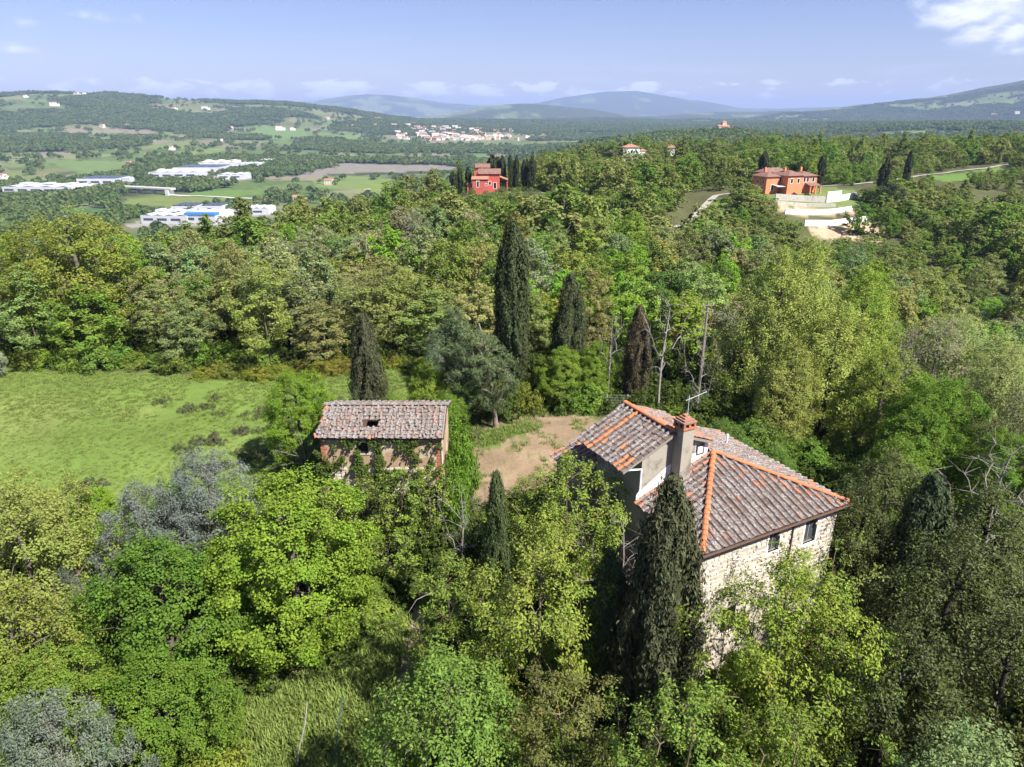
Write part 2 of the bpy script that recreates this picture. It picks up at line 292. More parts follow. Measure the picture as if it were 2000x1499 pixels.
# ------------------------------------------------------------------ mesh helpers
class MB:
    """collects quads and triangles, then links them as ONE mesh object"""
    def __init__(s): s.v = []; s.f = []; s.m = []; s.n = 0
    def add(s, V, F, mi=0):
        V = np.asarray(V, float).reshape(-1, 3); F = np.asarray(F, int)
        s.v.append(V); s.f.append(F + s.n); s.m.append(np.full(len(F), mi)); s.n += len(V); return s
    def box(s, x0, x1, y0, y1, z0, z1, mi=0):
        V = [(x, y, z) for z in (z0, z1) for y in (y0, y1) for x in (x0, x1)]
        return s.add(V, [(0, 2, 3, 1), (4, 5, 7, 6), (0, 1, 5, 4), (2, 6, 7, 3), (0, 4, 6, 2), (1, 3, 7, 5)], mi)
    def prism(s, poly, z0, z1, mi=0):
        n = len(poly); V = [(p[0], p[1], z0) for p in poly] + [(p[0], p[1], z1) for p in poly]
        for i in range(n): s.add([V[i], V[(i + 1) % n], V[n + (i + 1) % n], V[n + i]], [(0, 1, 2, 3)], mi)
        for k in range(1, n - 1): s.add([V[n], V[n + k], V[n + k + 1]], [(0, 1, 2)], mi); s.add([V[0], V[k + 1], V[k]], [(0, 1, 2)], mi)
        return s
    def quad(s, a, b, c, d, mi=0): return s.add([a, b, c, d], [(0, 1, 2, 3)], mi)
    def tri(s, a, b, c, mi=0): return s.add([a, b, c], [(0, 1, 2)], mi)
    def slab(s, pts, th, mi=0):
        """a roof plane or wall: polygon given a thickness downwards along its normal"""
        P = [Vector(p) for p in pts]; n = (P[1] - P[0]).cross(P[2] - P[0]).normalized()
        if n.z < 0 : n = -n; P = P[::-1]
        k = len(P); B = [p - n * th for p in P]
        V = [tuple(p) for p in P + B]
        for i in range(k): s.add([V[i], V[k + i], V[k + (i + 1) % k], V[(i + 1) % k]], [(0, 1, 2, 3)], mi)
        for j in range(1, k - 1): s.add([V[0], V[j], V[j + 1]], [(0, 1, 2)], mi); s.add([V[k], V[k + j + 1], V[k + j]], [(0, 1, 2)], mi)
        return s
    def tube(s, pts, rad, sides=6, mi=0, cap=True):
        P = [np.asarray(p, float) for p in pts]; r = rad if hasattr(rad, '__len__') else [rad] * len(P)
        rings = []
        for i, p in enumerate(P):
            d = P[min(i + 1, len(P) - 1)] - P[max(i - 1, 0)]; d = d / (np.linalg.norm(d) + 1e-9)
            a = np.cross(d, (0, 0, 1.0) if abs(d[2]) < .9 else (1.0, 0, 0)); a /= np.linalg.norm(a); b = np.cross(d, a)
            rings.append([p + r[i] * (a * math.cos(2 * math.pi * k / sides) + b * math.sin(2 * math.pi * k / sides)) for k in range(sides)])
        V = np.array(rings).reshape(-1, 3); F = []
        for i in range(len(P) - 1):
            for k in range(sides): F.append((i * sides + k, i * sides + (k + 1) % sides, (i + 1) * sides + (k + 1) % sides, (i + 1) * sides + k))
        s.add(V, F, mi)
        if cap:
            e = (len(P) - 1) * sides
            s.add(list(V[e:e + sides]) + [P[-1]], [(k, (k + 1) % sides, sides) for k in range(sides)], mi)
        return s
    def mesh(s, name, mats, smooth=False):
        me = bpy.data.meshes.new(name)
        V = np.concatenate(s.v) if s.v else np.zeros((0, 3)); 
        sizes = np.concatenate([np.full(len(f), f.shape[1]) for f in s.f]); loops = np.concatenate([f.ravel() for f in s.f])
        me.vertices.add(len(V)); me.vertices.foreach_set('co', V.astype(np.float32).ravel())
        me.loops.add(len(loops)); me.loops.foreach_set('vertex_index', loops.astype(np.int32))
        me.polygons.add(len(sizes)); st = np.concatenate([[0], np.cumsum(sizes)[:-1]])
        me.polygons.foreach_set('loop_start', st.astype(np.int32))
        for m in (mats if isinstance(mats, (list, tuple)) else [mats]): me.materials.append(m)
        me.polygons.foreach_set('material_index', np.concatenate(s.m).astype(np.int32))
        me.polygons.foreach_set('use_smooth', np.full(len(sizes), bool(smooth)))
        me.update(calc_edges=True); me.validate()
        return me
    def build(s, name, mats, parent=None, smooth=False):
        return link(bpy.data.objects.new(name, s.mesh(name, mats, smooth)), parent)
def link(o, parent=None):
    col.objects.link(o)
    if parent is not None: o.parent = parent
    return o
def tag(o, label=None, cat=None, group=None, kind=None):
    if label: o['label'] = label
    if cat: o['category'] = cat
    if group: o['group'] = group
    if kind: o['kind'] = kind
    return o
def empty(name, loc=(0, 0, 0), rz=0.0, scale=None):
    o = bpy.data.objects.new(name, None); o.empty_display_size = .3; o.location = loc; o.rotation_euler = (0, 0, rz)
    if scale: o.scale = scale
    return link(o)
# ------------------------------------------------------------------ ground: one sheet to the horizon
MEADOW = [(-95,52),(-60,40),(-42,38.5),(-31,41),(-22.5,44),(-15.5,48),(-12,51),(-3,55),(-4,63),(-8,71),(-20,74),(-28,72.5),(-36,71),(-48,73),(-62,73),(-95,73)]
YARD = [(-3.2,43.5),(-4.6,48),(-4.4,51.5),(-2.4,55.5),(-.5,58),(2.5,59.5),(6.5,59.5),(10,57),(11,52),(9,48),(6.5,45),(3.5,43.6),(0,42.6)]
YARD_GRASS = [(-3.2,51.8),(-2.6,54.5),(-.6,56),(2.0,56.2),(2.4,55),(.2,54.2),(-1.2,52.4)]
LANE = [(-9,18),(-7.4,21),(-6.6,24),(-6.0,28),(-5.6,33),(-5.9,38)]
GLADE = [(-17,14),(-16.5,21),(-15.5,27),(-10,30),(-5,36),(-4,30),(-4,22),(-4,14)]
BANK = [(-26,212),(-24,236),(24,236),(26,228),(8,212)]
FIELDS = [([(-994,1561),(-867,1582),(-748,1360),(-762,1288),(-907,1447)],(.105,.150,.050)),([(-1355,2285),(-1250,2341),(-1108,2078),(-1225,2123)],(.120,.165,.055)),([(-926,1317),(-885,1316),(-835,1238),(-880,1254)],(.120,.160,.050)),
 ([(-468,1015),(-461,1077),(-376,1081),(-352,1018),(-398,979)],(.090,.150,.035)),([(-516,905),(-483,1001),(-403,965),(-397,845),(-485,891)],(.120,.150,.045)),([(-550,830),(-477,858),(-459,836),(-488,782)],(.052,.115,.042)),
 ([(-397,1266),(-411,1662),(-130,1646),(-118,1487),(-339,1362)],(.165,.150,.125)),([(-1063,3045),(-863,3067),(-659,2502),(-815,2456)],(.105,.160,.055)),([(-1023,2133),(-980,2217),(-863,2000),(-996,1878)],(.120,.155,.050)),
 ([(-116,2057),(-67,2128),(-62,1790),(-94,1795)],(.090,.160,.045)),([(-256,1163),(-200,1228),(-188,1120),(-203,984)],(.130,.170,.040)),([(-679,2842),(-569,2812),(-483,2407),(-560,2382)],(.105,.170,.050)),
 ([(204,406),(223,422),(197,363),(171,339)],(.110,.165,.045)),([(190,322),(246,360),(228,322),(179,293)],(.090,.160,.035)),([(137,312),(152,322),(141,298),(125,284)],(.100,.165,.045)),([(92,156),(104,152),(110,142),(104,134),(88,143)],(.075,.155,.025)),
 ([(52,203),(64,228),(70,238),(76,238),(70,222),(60,203)],(.105,.160,.040))]
DIRT = [[(84,223),(86,234),(92,238),(110,239),(115,233),(112,227),(98,223)],[(87,201),(88,211),(98,213),(109,217.5),(113,210),(106,200)]]
def base_colour(X, Y):
    R = np.hypot(X, Y); n = len(X)
    wood = np.array((.060, .055, .032)); C = np.tile(wood, (n, 1))
    v = fbm(X / 3.5, Y / 3.5, 31, 4)[:, None]
    C = C * (.6 + .8 * v) + np.array((.02, .035, .004)) * fbm(X / 9, Y / 9, 33, 3)[:, None]
    # far country: patchwork of small fields and woods
    cs = 130.0; cx = np.floor(X / cs); cyy = np.floor(Y / cs); best = np.full(n, 1e9); idv = np.zeros(n); second = np.full(n, 1e9)
    for dx in (-1, 0, 1):
        for dy in (-1, 0, 1):
            gx = cx + dx; gy = cyy + dy
            jx = (gx + _tab[gx.astype(int) & 511, gy.astype(int) & 511]) * cs; jy = (gy + _tab[gy.astype(int) & 511, (gx.astype(int) + 71) & 511]) * cs
            d = np.hypot((X - jx) * 1.25, (Y - jy) * .7); idn = _tab[(gx.astype(int) + 200) & 511, (gy.astype(int) + 9) & 511]
            up = d < best; second = np.where(up, best, np.minimum(second, d)); idv = np.where(up, idn, idv); best = np.minimum(best, d)
    pal = np.array([(.085, .125, .040), (.105, .140, .050), (.125, .130, .060), (.075, .110, .036), (.115, .155, .048), (.160, .140, .095), (.095, .120, .050), (.135, .150, .070)])
    F = pal[(idv * 7.99).astype(int)]
    F = 1.05 * F * (.85 + .3 * fbm(X / 60, Y / 60, 41, 3)[:, None])
    wf = forest_far(X, Y); w = np.clip((wf - .565) / .04, 0, 1)[:, None]
    dark = np.array((.040, .052, .022)) * (.8 + .4 * fbm(X / 25, Y / 25, 44, 3)[:, None])
    F = F * (1 - w) + dark * w
    hedge = np.clip(1 - (second - best) / 14, 0, 1)[:, None] * .5
    F = F * (1 - hedge) + dark * hedge
    f = np.clip((R - 560) / 120, 0, 1)[:, None]
    C = C * (1 - f) + F * f
    jx = X + (fbm(X / 30, Y / 30, 51, 3) - .5) * np.clip(R / 20, 0, 26); jy = Y + (fbm(X / 30, Y / 30, 52, 3) - .5) * np.clip(R / 20, 0, 26)
    for poly, c in FIELDS:
        k = inpoly(jx, jy, poly)
        C[k] = np.array(c) * (.88 + .24 * fbm(X[k] / 14, Y[k] / 14, 55, 3)[:, None])
    jx = X + (fbm(X / 1.6, Y / 1.6, 61, 3) - .5) * 2.2; jy = Y + (fbm(X / 1.6, Y / 1.6, 62, 3) - .5) * 2.2
    for poly in DIRT:
        k = inpoly(jx, jy, poly); C[k] = np.array((.37, .275, .19)) * (.75 + .5 * fbm(X[k] / 2, Y[k] / 2, 57, 4)[:, None])
    k = inpoly(jx, jy, MEADOW); t = fbm(X[k] / 5, Y[k] / 8, 63, 4)[:, None]; t2 = np.clip((fbm(X[k] / 13, Y[k] / 9, 64, 3) - .48) * 5, 0, 1)[:, None]
    C[k] = (np.array((.108, .160, .036)) * (1 - t2) + np.array((.142, .176, .052)) * t2) * (.7 + .6 * t)
    k = inpoly(jx, jy, GLADE); C[k] = np.array((.125, .155, .040)) * (.7 + .6 * fbm(X[k] / 1.2, Y[k] / 1.2, 65, 3)[:, None])
    k = inpoly(jx, jy, YARD); C[k] = np.array((.215, .158, .102)) * (.72 + .56 * fbm(X[k] / 1.5, Y[k] / .5, 66, 4)[:, None])
    for rr_ in (8.2, 9.7):
        k = inpoly(jx, jy, YARD) & (np.abs(np.hypot(X - 5.5, Y - 49) - rr_ - .5 * fbm(X / 2, Y / 2, 68, 2)) < .28); C[k] *= .74
    k = inpoly(jx, jy, YARD) & (fbm(X / .9, Y / .9, 69, 3) > .66); C[k] = C[k] * .45 + np.array((.05, .07, .018))
    k = inpoly(jx, jy, YARD_GRASS); C[k] = np.array((.085, .135, .028)) * (.7 + .6 * fbm(X[k] / .8, Y[k] / .8, 67, 3)[:, None])
    for i in range(len(LANE) - 1):
        a = np.array(LANE[i]); b = np.array(LANE[i + 1]); d = b - a; tt = np.clip(((jx - a[0]) * d[0] + (jy - a[1]) * d[1]) / (d @ d), 0, 1)
        k = np.hypot(jx - a[0] - tt * d[0], jy - a[1] - tt * d[1]) < .75
        C[k] = np.array((.24, .18, .13)) * (.8 + .4 * v[k])
    for (fx, fy, r) in ((-666, 1003, 66), (-640, 1106, 44), (-574, 1224, 56), (-586, 1340, 56), (-597, 1466, 52), (-530, 1455, 36), (-484, 1240, 34), (-354, 716, 36), (-318, 714, 34), (-360, 812, 40), (-287, 784, 26)):
        k = (np.abs(jx - fx) < r) & (np.abs(jy - fy - r * .4) < r); C[k] = np.array((.22, .21, .195)) * (.8 + .4 * v[k])
    for (hx, hy, r) in ((-8, 240, 22), (100, 250, 22)):
        k = np.hypot((jx - hx), (jy - hy)) < r; C[k] = np.array((.115, .150, .050)) * (.8 + .4 * v[k])
    return C
def build_ground():
    az = np.concatenate([np.linspace(-180, -50, 27)[:-1], np.linspace(-50, 50, 480), np.linspace(50, 180, 27)[1:-1]])
    rr = np.concatenate([[.01], np.geomspace(2.5, 26000, 430)])
    A, RR = np.meshgrid(np.radians(az), rr); X = (RR * np.sin(A)).ravel(); Y = (RR * np.cos(A)).ravel()
    Z = height(X, Y); V = np.stack([X, Y, Z], -1); na = len(az); nr = len(rr)
    i, j = np.meshgrid(np.arange(nr - 1), np.arange(na), indexing='ij'); j2 = (j + 1) % na
    F = np.stack([i * na + j, i * na + j2, (i + 1) * na + j2, (i + 1) * na + j], -1).reshape(-1, 4)[:, ::-1]
    m, t = new_mat('ground'); g = t.add('ShaderNodeNewGeometry').outputs['Position']
    a = t.add('ShaderNodeAttribute', attribute_name='land').outputs['Color']
    n1 = t.noise(g, .9, 6, .65); n2 = t.noise(g, .05, 5, .6); n3 = t.noise(g, 4.0, 4, .7)
    k = t.math('ADD', t.math('MULTIPLY', n1, .7), t.math('ADD', t.math('MULTIPLY', n2, .35), t.math('MULTIPLY', n3, .5)))
    c = t.add('ShaderNodeVectorMath', {0: a, 'Scale': t.math('ADD', k, .22)}, operation='SCALE').outputs[0]
    finish(t, principled(t, c, .95, .05, bump(t, t.math('ADD', n1, n3), .7, .12)))
    o = MB().add(V, F).build('ground', m, smooth=True); tag(o, kind='structure')
    C = base_colour(X, Y); at = o.data.attributes.new('land', 'FLOAT_COLOR', 'POINT')
    at.data.foreach_set('color', np.concatenate([C, np.ones((len(C), 1))], 1).astype(np.float32).ravel())
    return o
ground = build_ground()
def strip(name, pts, w, mat, lift=.06):
    P = np.array(pts, float); L = np.concatenate([[0], np.cumsum(np.hypot(*np.diff(P, axis=0).T))]); n = max(8, int(L[-1] / 3))
    s = np.linspace(0, L[-1], n); x = np.interp(s, L, P[:, 0]); y = np.interp(s, L, P[:, 1]); d = np.stack([np.gradient(x), np.gradient(y)], -1); d /= np.linalg.norm(d, axis=1)[:, None]
    V = []; k = 5
    for q in range(k):
        o = (q / (k - 1) - .5) * w; xx = x - d[:, 1] * o; yy = y + d[:, 0] * o; V.append(np.stack([xx, yy, height(xx, yy) + lift], -1))
    V = np.array(V).reshape(-1, 3); F = [(q * n + i, q * n + i + 1, (q + 1) * n + i + 1, (q + 1) * n + i) for q in range(k - 1) for i in range(n - 1)]
    return tag(MB().add(V, np.array(F)[:, ::-1]).build(name, mat), kind='structure')
strip('path', [(46, 196), (51, 206), (57, 219), (63.5, 232), (71, 247), (82, 251)], 2.1, M['gravel'], .12)
strip('road', [(112, 262), (140, 285), (170, 311), (190, 328), (208, 342), (235, 356), (262, 380)], 2.2, M['gravel'], .2)
strip('road', [(-480, 996), (-430, 985), (-380, 970), (-340, 960)], 9, M['concrete'], .6)
strip('path', [(-207, 985), (-210, 1030), (-220, 1090)], 9, M['gravel'], .5)
strip('path', [(6, 243), (15, 236), (24, 240), (34, 246)], 3.0, M['gravel'], .15)
strip('path', [(-640, 790), (-560, 780), (-480, 770), (-430, 800), (-400, 832)], 8, M['dirt'], .5)
# ------------------------------------------------------------------ trees: branching skeleton, then leaves in clumps of clumps
def unit(v): return v / (np.linalg.norm(v, axis=-1, keepdims=True) + 1e-9)
def rsph(rng, n): return unit(rng.normal(size=(n, 3)))
def leaf_quads(P, N, T, L, W, fold=.18):
    """kite shaped leaves at P, facing N, pointing along T"""
    T = unit(T - N * (T * N).sum(-1, keepdims=True)); B = np.cross(N, T); L = L[:, None]; W = W[:, None]
    v = np.stack([P - T * L * .5, P + B * W * .5 + N * W * fold, P + T * L * .5, P - B * W * .5 + N * W * fold], 1).reshape(-1, 3)
    return v, np.arange(len(P) * 4).reshape(-1, 4)
PROF = {
 'round': lambda t: np.sqrt(np.clip(1 - ((t - .44) / .60) ** 2, 0, 1)),
 'dome': lambda t: np.interp(t, [0, .12, .35, .6, .8, .93, 1], [.55, .85, 1, .93, .72, .42, .12]),
 'ovoid': lambda t: np.interp(t, [0, .1, .3, .55, .75, .9, 1], [.5, .8, .98, 1, .8, .48, .12]),
 'vase': lambda t: np.interp(t, [0, .2, .5, .75, .9, 1], [.25, .55, .92, 1, .75, .3]),
 'cypress': lambda t: np.interp(t, [0, .05, .2, .42, .65, .82, .93, 1], [.40, .72, .98, 1, .84, .58, .32, .06]),
 'cypress2': lambda t: np.interp(t, [0, .06, .2, .5, .72, .86, .95, 1], [.30, .66, .86, 1, .95, .72, .42, .1]),
 'shrub': lambda t: np.interp(t, [0, .3, .6, .85, 1], [1, 1, .85, .5, .1]),
 'cone': lambda t: np.interp(t, [0, .1, .5, 1], [.6, 1, .62, .05]),
}
def skeleton(rng, H, th, targets, trunk_r, lean=(0, 0), top=.86, wob=.25):
    nt = 8; zs = np.linspace(0, H * top, nt); t = zs / H
    tr = np.stack([lean[0] * t ** 1.5 + wob * np.sin(t * 5 + rng.uniform(0, 6)) * t, lean[1] * t ** 1.5 + wob * np.sin(t * 4.3 + rng.uniform(0, 6)) * t, zs], -1)
    nodes = [p for p in tr]; par = [-1] + list(range(nt - 1)); n_tr = nt
    order = np.argsort(np.hypot(targets[:, 0], targets[:, 1]) + .3 * targets[:, 2])
    tips = []
    for k in order:
        c = targets[k]; N = np.array(nodes)
        d = np.linalg.norm(N - c, axis=1); hd = np.hypot(N[:, 0] - c[0], N[:, 1] - c[1])
        pen = np.where(N[:, 2] > c[2] - .35 * hd, (N[:, 2] - c[2] + .35 * hd) * 2.5, 0) + np.where(N[:, 2] < th * .7, 50, 0)
        a = int(np.argmin(d + pen)); p0 = N[a]; L = d[a]
        for q in (.5, 1.0):
            m = p0 + (c - p0) * q + np.array([0, 0, .12 * L]) * math.sin(q * math.pi) + rng.normal(size=3) * .06 * L * (q < 1)
            nodes.append(m); par.append(a); a = len(nodes) - 1
        tips.append(a)
    N = np.array(nodes); par = np.array(par); cnt = np.zeros(len(N)); cnt[tips] = 1
    for i in range(len(N) - 1, 0, -1): cnt[par[i]] += cnt[i]
    r = trunk_r * (np.maximum(cnt, .6) / max(cnt[0], 1)) ** .5
    r[:n_tr] = np.maximum(r[:n_tr], trunk_r * (1 - .75 * t)); r[0] *= 1.25
    return N, par, r, n_tr
def tubes(mb, P0, P1, r0, r1, sides):
    d = unit(P1 - P0); up = np.where(np.abs(d[:, 2:3]) < .9, np.array([[0, 0, 1.0]]), np.array([[1.0, 0, 0]])); a = unit(np.cross(d, up)); b = np.cross(d, a)
    an = np.arange(sides) * 2 * math.pi / sides; ring = a[:, None] * np.cos(an)[None, :, None] + b[:, None] * np.sin(an)[None, :, None]
    V = np.concatenate([P0[:, None] + ring * r0[:, None, None], P1[:, None] + ring * r1[:, None, None]], 1)
    k = np.arange(sides); f = np.stack([k, (k + 1) % sides, sides + (k + 1) % sides, sides + k], -1)
    F = (f[None] + (np.arange(len(P0)) * 2 * sides)[:, None, None]).reshape(-1, 4)
    mb.add(V.reshape(-1, 3), F)
def make_tree(key, seed, H=10., R=4., th=.2, prof='round', nc=90, ns=8, nl=12, leaf=.2, asp=.75, cr=.26, bark='bark', mat='leaf', trunk_r=.2, lean=(0, 0), shift=(0, 0), up=.5, droop=0., shell=.5, twig=0, vert=1.0, core=0., sides=6, lob=.18, seg_min=0.0):
    rng = np.random.RandomState(seed); z0 = th * H; ch = H - z0; pf = PROF[prof]
    tt = np.linspace(.0, 1, 200); w = pf(tt) + .05; cdf = np.cumsum(w) / w.sum()
    t = np.interp((np.arange(nc) + rng.rand(nc)) / nc, cdf, tt); ang = np.arange(nc) * 2.39996 + rng.uniform(-.5, .5, nc)
    ph = rng.uniform(0, 6.28, 4)
    lobe = 1 + lob * np.sin(2 * ang + ph[0] + 2 * t) + lob * .7 * np.sin(3 * ang + ph[1] - 3 * t)
    rc = R * cr
    rad = np.maximum(R * pf(t) * lobe - rc * .7, .02 * R) * (1 - shell * rng.rand(nc) ** 1.8)
    k_in = rng.rand(nc) < .0
    C = np.stack([rad * np.cos(ang) + shift[0] * t + lean[0] * (th + t * (1 - th)), rad * np.sin(ang) + shift[1] * t + lean[1] * (th + t * (1 - th)), z0 + t * (ch - rc * .6 * vert)], -1)
    N, par, r, n_tr = skeleton(rng, H, z0, C, trunk_r, lean)
    mb = MB(); i = np.arange(1, len(N)); big = r[i] > seg_min
    tubes(mb, N[par[i]][big], N[i][big], r[par[i]][big] * np.where(i[big] >= n_tr, .8, 1), r[i][big], sides)
    cen = np.array([lean[0] * .6 + shift[0] * .5, lean[1] * .6 + shift[1] * .5, z0 + ch * .42])
    lv = None
    out = unit(C - cen)
    S = (C[:, None] + unit(rsph(rng, nc * ns).reshape(nc, ns, 3) + out[:, None] * .55) * np.array([1, 1, vert]) * (rc * rng.uniform(.35, 1.0, (nc, ns, 1)))).reshape(-1, 3)
    if twig:
        Cr = np.repeat(C, ns, 0); tw = rng.rand(len(S)) < twig
        tubes(mb, Cr[tw], S[tw] + (S[tw] - Cr[tw]) * .25, np.full(tw.sum(), max(.012, trunk_r * .07)), np.full(tw.sum(), .006), 3)
    trunk = mb.mesh(key + '_trunk', M[bark], True)
    crown = None
    if nl > 0:
        rs = rc * .50; ds = rsph(rng, len(S) * nl).reshape(-1, nl, 3)
        P = (S[:, None] + ds * np.array([1, 1, .8 * vert]) * rs * rng.uniform(.25, 1, (len(S), nl, 1))).reshape(-1, 3); n = len(P)
        o2 = unit(P - cen); Nn = unit(.40 * ds.reshape(-1, 3) + .75 * o2 + np.array([0, 0, up]) + .42 * rng.normal(size=(n, 3)))
        T = unit(o2 * .6 + rng.normal(size=(n, 3)) * .8 + np.array([0, 0, -droop]))
        L = leaf * rng.uniform(.6, 1.35, n)
        V, F = leaf_quads(P, Nn, T, L, L * asp); m2 = MB().add(V, F)
        if core:
            nz = 14; na = 10; zz = np.linspace(.02, .96, nz); aa = np.arange(na) * 6.2832 / na
            VV = np.array([[R * pf(q) * core * math.cos(a) + lean[0] * q + shift[0] * q, R * pf(q) * core * math.sin(a) + lean[1] * q + shift[1] * q, z0 + q * ch] for q in zz for a in aa])
            m2.add(VV, [(i0 * na + j, i0 * na + (j + 1) % na, (i0 + 1) * na + (j + 1) % na, (i0 + 1) * na + j) for i0 in range(nz - 1) for j in range(na)])
        crown = m2.mesh(key + '_crown', M[mat])
    return (trunk, crown, H, R)
def make_cypress(key, seed, H=12., R=1.6, prof='cypress', plumes=42, nt=26, nl=8, leaf=.20, bark='bark', th=.03, bare=0.):
    """dense upright plumes hugging the stem"""
    rng = np.random.RandomState(seed); pf = PROF[prof]; P = []; T = []; O = []
    for k in range(plumes):
        a = k * 2.39996 + rng.uniform(-.4, .4); tb = .82 * (k + rng.rand()) / plumes; ln = min(rng.uniform(.16, .36), 1 - tb)
        q = np.linspace(0, 1, nt); t = np.clip(tb + ln * q, 0, 1); zone = 1 - .30 * np.abs(q - .35)
        rr = R * pf(t) * rng.uniform(.66, 1.10) * zone + .16 * R * rng.uniform(-.6, 1) * (q > .75)
        aa = a + .25 * np.sin(q * 3 + k)
        c = np.stack([rr * np.cos(aa), rr * np.sin(aa), H * th + t * H * (1 - th)], -1)
        for i in range(nt):
            w = (.26 + .06 * rng.rand()) * R * (1 - .55 * q[i]) ; d = rsph(rng, nl)
            P.append(c[i] + d * np.array([w, w, w * 1.3]) * rng.uniform(.4, 1, (nl, 1))); o = np.array([math.cos(aa[i]), math.sin(aa[i]), .25])
            O.append(unit(o * .8 + d * 1.1)); T.append(np.array([0, 0, 1.0]) + .35 * o + .35 * rng.normal(size=(nl, 3)))
    P = np.concatenate(P); st = rng.rand(len(P)) < .05; P[st, :2] *= rng.uniform(1.08, 1.38, (st.sum(), 1)); N = np.concatenate(O); T = np.concatenate(T); n = len(P); L = leaf * rng.uniform(.7, 1.5, n)
    V, F = leaf_quads(P, N, T, L, L * .36); m2 = MB().add(V, F)
    nz = 16; na = 10; zz = np.linspace(.01, .95, nz)
    VV = np.array([[R * pf(q) * .58 * math.cos(a), R * pf(q) * .58 * math.sin(a), H * th + q * H * .93 * (1 - th)] for q in zz for a in np.arange(na) * .62832])
    m2.add(VV, [(i0 * na + j, i0 * na + (j + 1) % na, (i0 + 1) * na + (j + 1) % na, (i0 + 1) * na + j) for i0 in range(nz - 1) for j in range(na)])
    mb = MB(); z = np.linspace(0, H * .9, 7); mb.tube([(0, 0, q) for q in z], list(np.linspace(.16, .02, 7) * max(1, R / 1.6)), 7)
    return (mb.mesh(key + '_trunk', M[bark], True), m2.mesh(key + '_crown', M['needle']), H, R)
# kinds near the camera (leaf by leaf), in the wood beyond, and far off
K = {}
K['maple'] = make_tree('maple', 1, 12, 4.3, .10, 'round', 170, 10, 34, .125, .95, .20, trunk_r=.26, up=.55, shell=.45, lob=.12)
K['maple_b'] = make_tree('maple_b', 2, 10, 4.0, .06, 'dome', 150, 10, 32, .125, .95, .21, trunk_r=.22, up=.5, shell=.5)
K['spray'] = make_tree('spray', 3, 12, 3.8, .08, 'dome', 150, 9, 20, .15, .55, .20, trunk_r=.2, up=.35, vert=1.35, shell=.5)
K['robinia'] = make_tree('robinia', 4, 12, 3.8, .24, 'ovoid', 84, 8, 22, .15, .55, .22, 'bark_lichen', trunk_r=.13, up=.5, droop=.4, shell=.6, twig=.6, lob=.25)
K['robinia_b'] = make_tree('robinia_b', 5, 11, 3.6, .22, 'vase', 70, 8, 20, .15, .55, .20, 'bark_lichen', trunk_r=.11, up=.5, droop=.4, shell=.6, twig=.7, lob=.28)
K['robinia_thin'] = make_tree('robinia_thin', 6, 11, 3.4, .30, 'vase', 34, 6, 13, .15, .55, .18, 'bark_lichen', trunk_r=.11, up=.5, droop=.3, shell=.5, twig=.9, lob=.3)
K['oak'] = make_tree('oak', 7, 12, 4.4, .12, 'round', 130, 9, 20, .16, .7, .22, trunk_r=.28, up=.5, shell=.5)
K['holm'] = make_tree('holm', 8, 11, 3.8, .04, 'dome', 140, 9, 20, .14, .55, .22, 'bark_dark', 'leaf_gloss', trunk_r=.22, up=.35, vert=1.2, shell=.4, lob=.22)
K['holm_b'] = make_tree('holm_b', 18, 11, 3.6, .04, 'ovoid', 120, 9, 20, .14, .55, .24, 'bark_dark', 'leaf_gloss', trunk_r=.22, up=.35, vert=1.3, shell=.4, lob=.3)
K['olive'] = make_tree('olive', 9, 8, 3.4, .06, 'dome', 130, 9, 32, .14, .36, .22, 'bark', 'leaf', trunk_r=.2, up=.4, shell=.5, lob=.25)
K['poplar'] = make_tree('poplar', 10, 16, 4.4, .04, 'ovoid', 160, 9, 24, .17, .7, .20, trunk_r=.26, up=.4, vert=1.8, shell=.45, lob=.24)
K['poplar_b'] = make_tree('poplar_b', 20, 16, 4.4, .04, 'dome', 150, 9, 24, .17, .7, .20, trunk_r=.26, up=.4, vert=1.6, shell=.45, lob=.26)
K['pine'] = make_tree('pine', 11, 10, 2.7, .22, 'ovoid', 80, 8, 34, .30, .14, .28, 'bark_pine', 'needle', trunk_r=.19, lean=(-1.6, .2), shift=(-1.4, -.2), up=.2, shell=.75, twig=.4)
K['budding'] = make_tree('budding', 12, 11, 4.2, .12, 'round', 130, 9, 9, .17, .6, .20, 'bark_pale', 'leaf', trunk_r=.2, up=.4, shell=.6, twig=1.0)
K['shrub'] = make_tree('shrub', 13, 3, 2.0, .0, 'shrub', 60, 8, 9, .19, .75, .30, trunk_r=.05, up=.5, shell=.5)
K['shrub_b'] = make_tree('shrub_b', 14, 3, 2.2, .0, 'round', 60, 8, 9, .17, .6, .28, trunk_r=.05, up=.5, shell=.5, lob=.3)
K['sapling'] = make_tree('sapling', 15, 6, 2.0, .16, 'vase', 34, 6, 8, .17, .55, .24, 'bark', trunk_r=.07, up=.5, droop=.3, shell=.6, twig=.7)
K['dead'] = make_tree('dead', 16, 11, 2.6, .34, 'vase', 26, 5, 0, bark='bark_pale', trunk_r=.12, twig=.9, cr=.3, lob=.4, shell=.7)
K['dead_b'] = make_tree('dead_b', 17, 11, 3.2, .20, 'vase', 40, 6, 0, bark='bark_pale', trunk_r=.11, twig=1, cr=.28, lob=.4, shell=.6)
K['cypress'] = make_cypress('cypress', 31, 13, 1.8, 'cypress', 74, 24, 16, .21)
K['cypress_b'] = make_cypress('cypress_b', 32, 16, 1.6, 'cypress2', 70, 24, 15, .24)
K['cypress_far'] = make_cypress('cypress_far', 33, 10, 1.1, 'cypress2', 34, 12, 9, .50, th=.16)
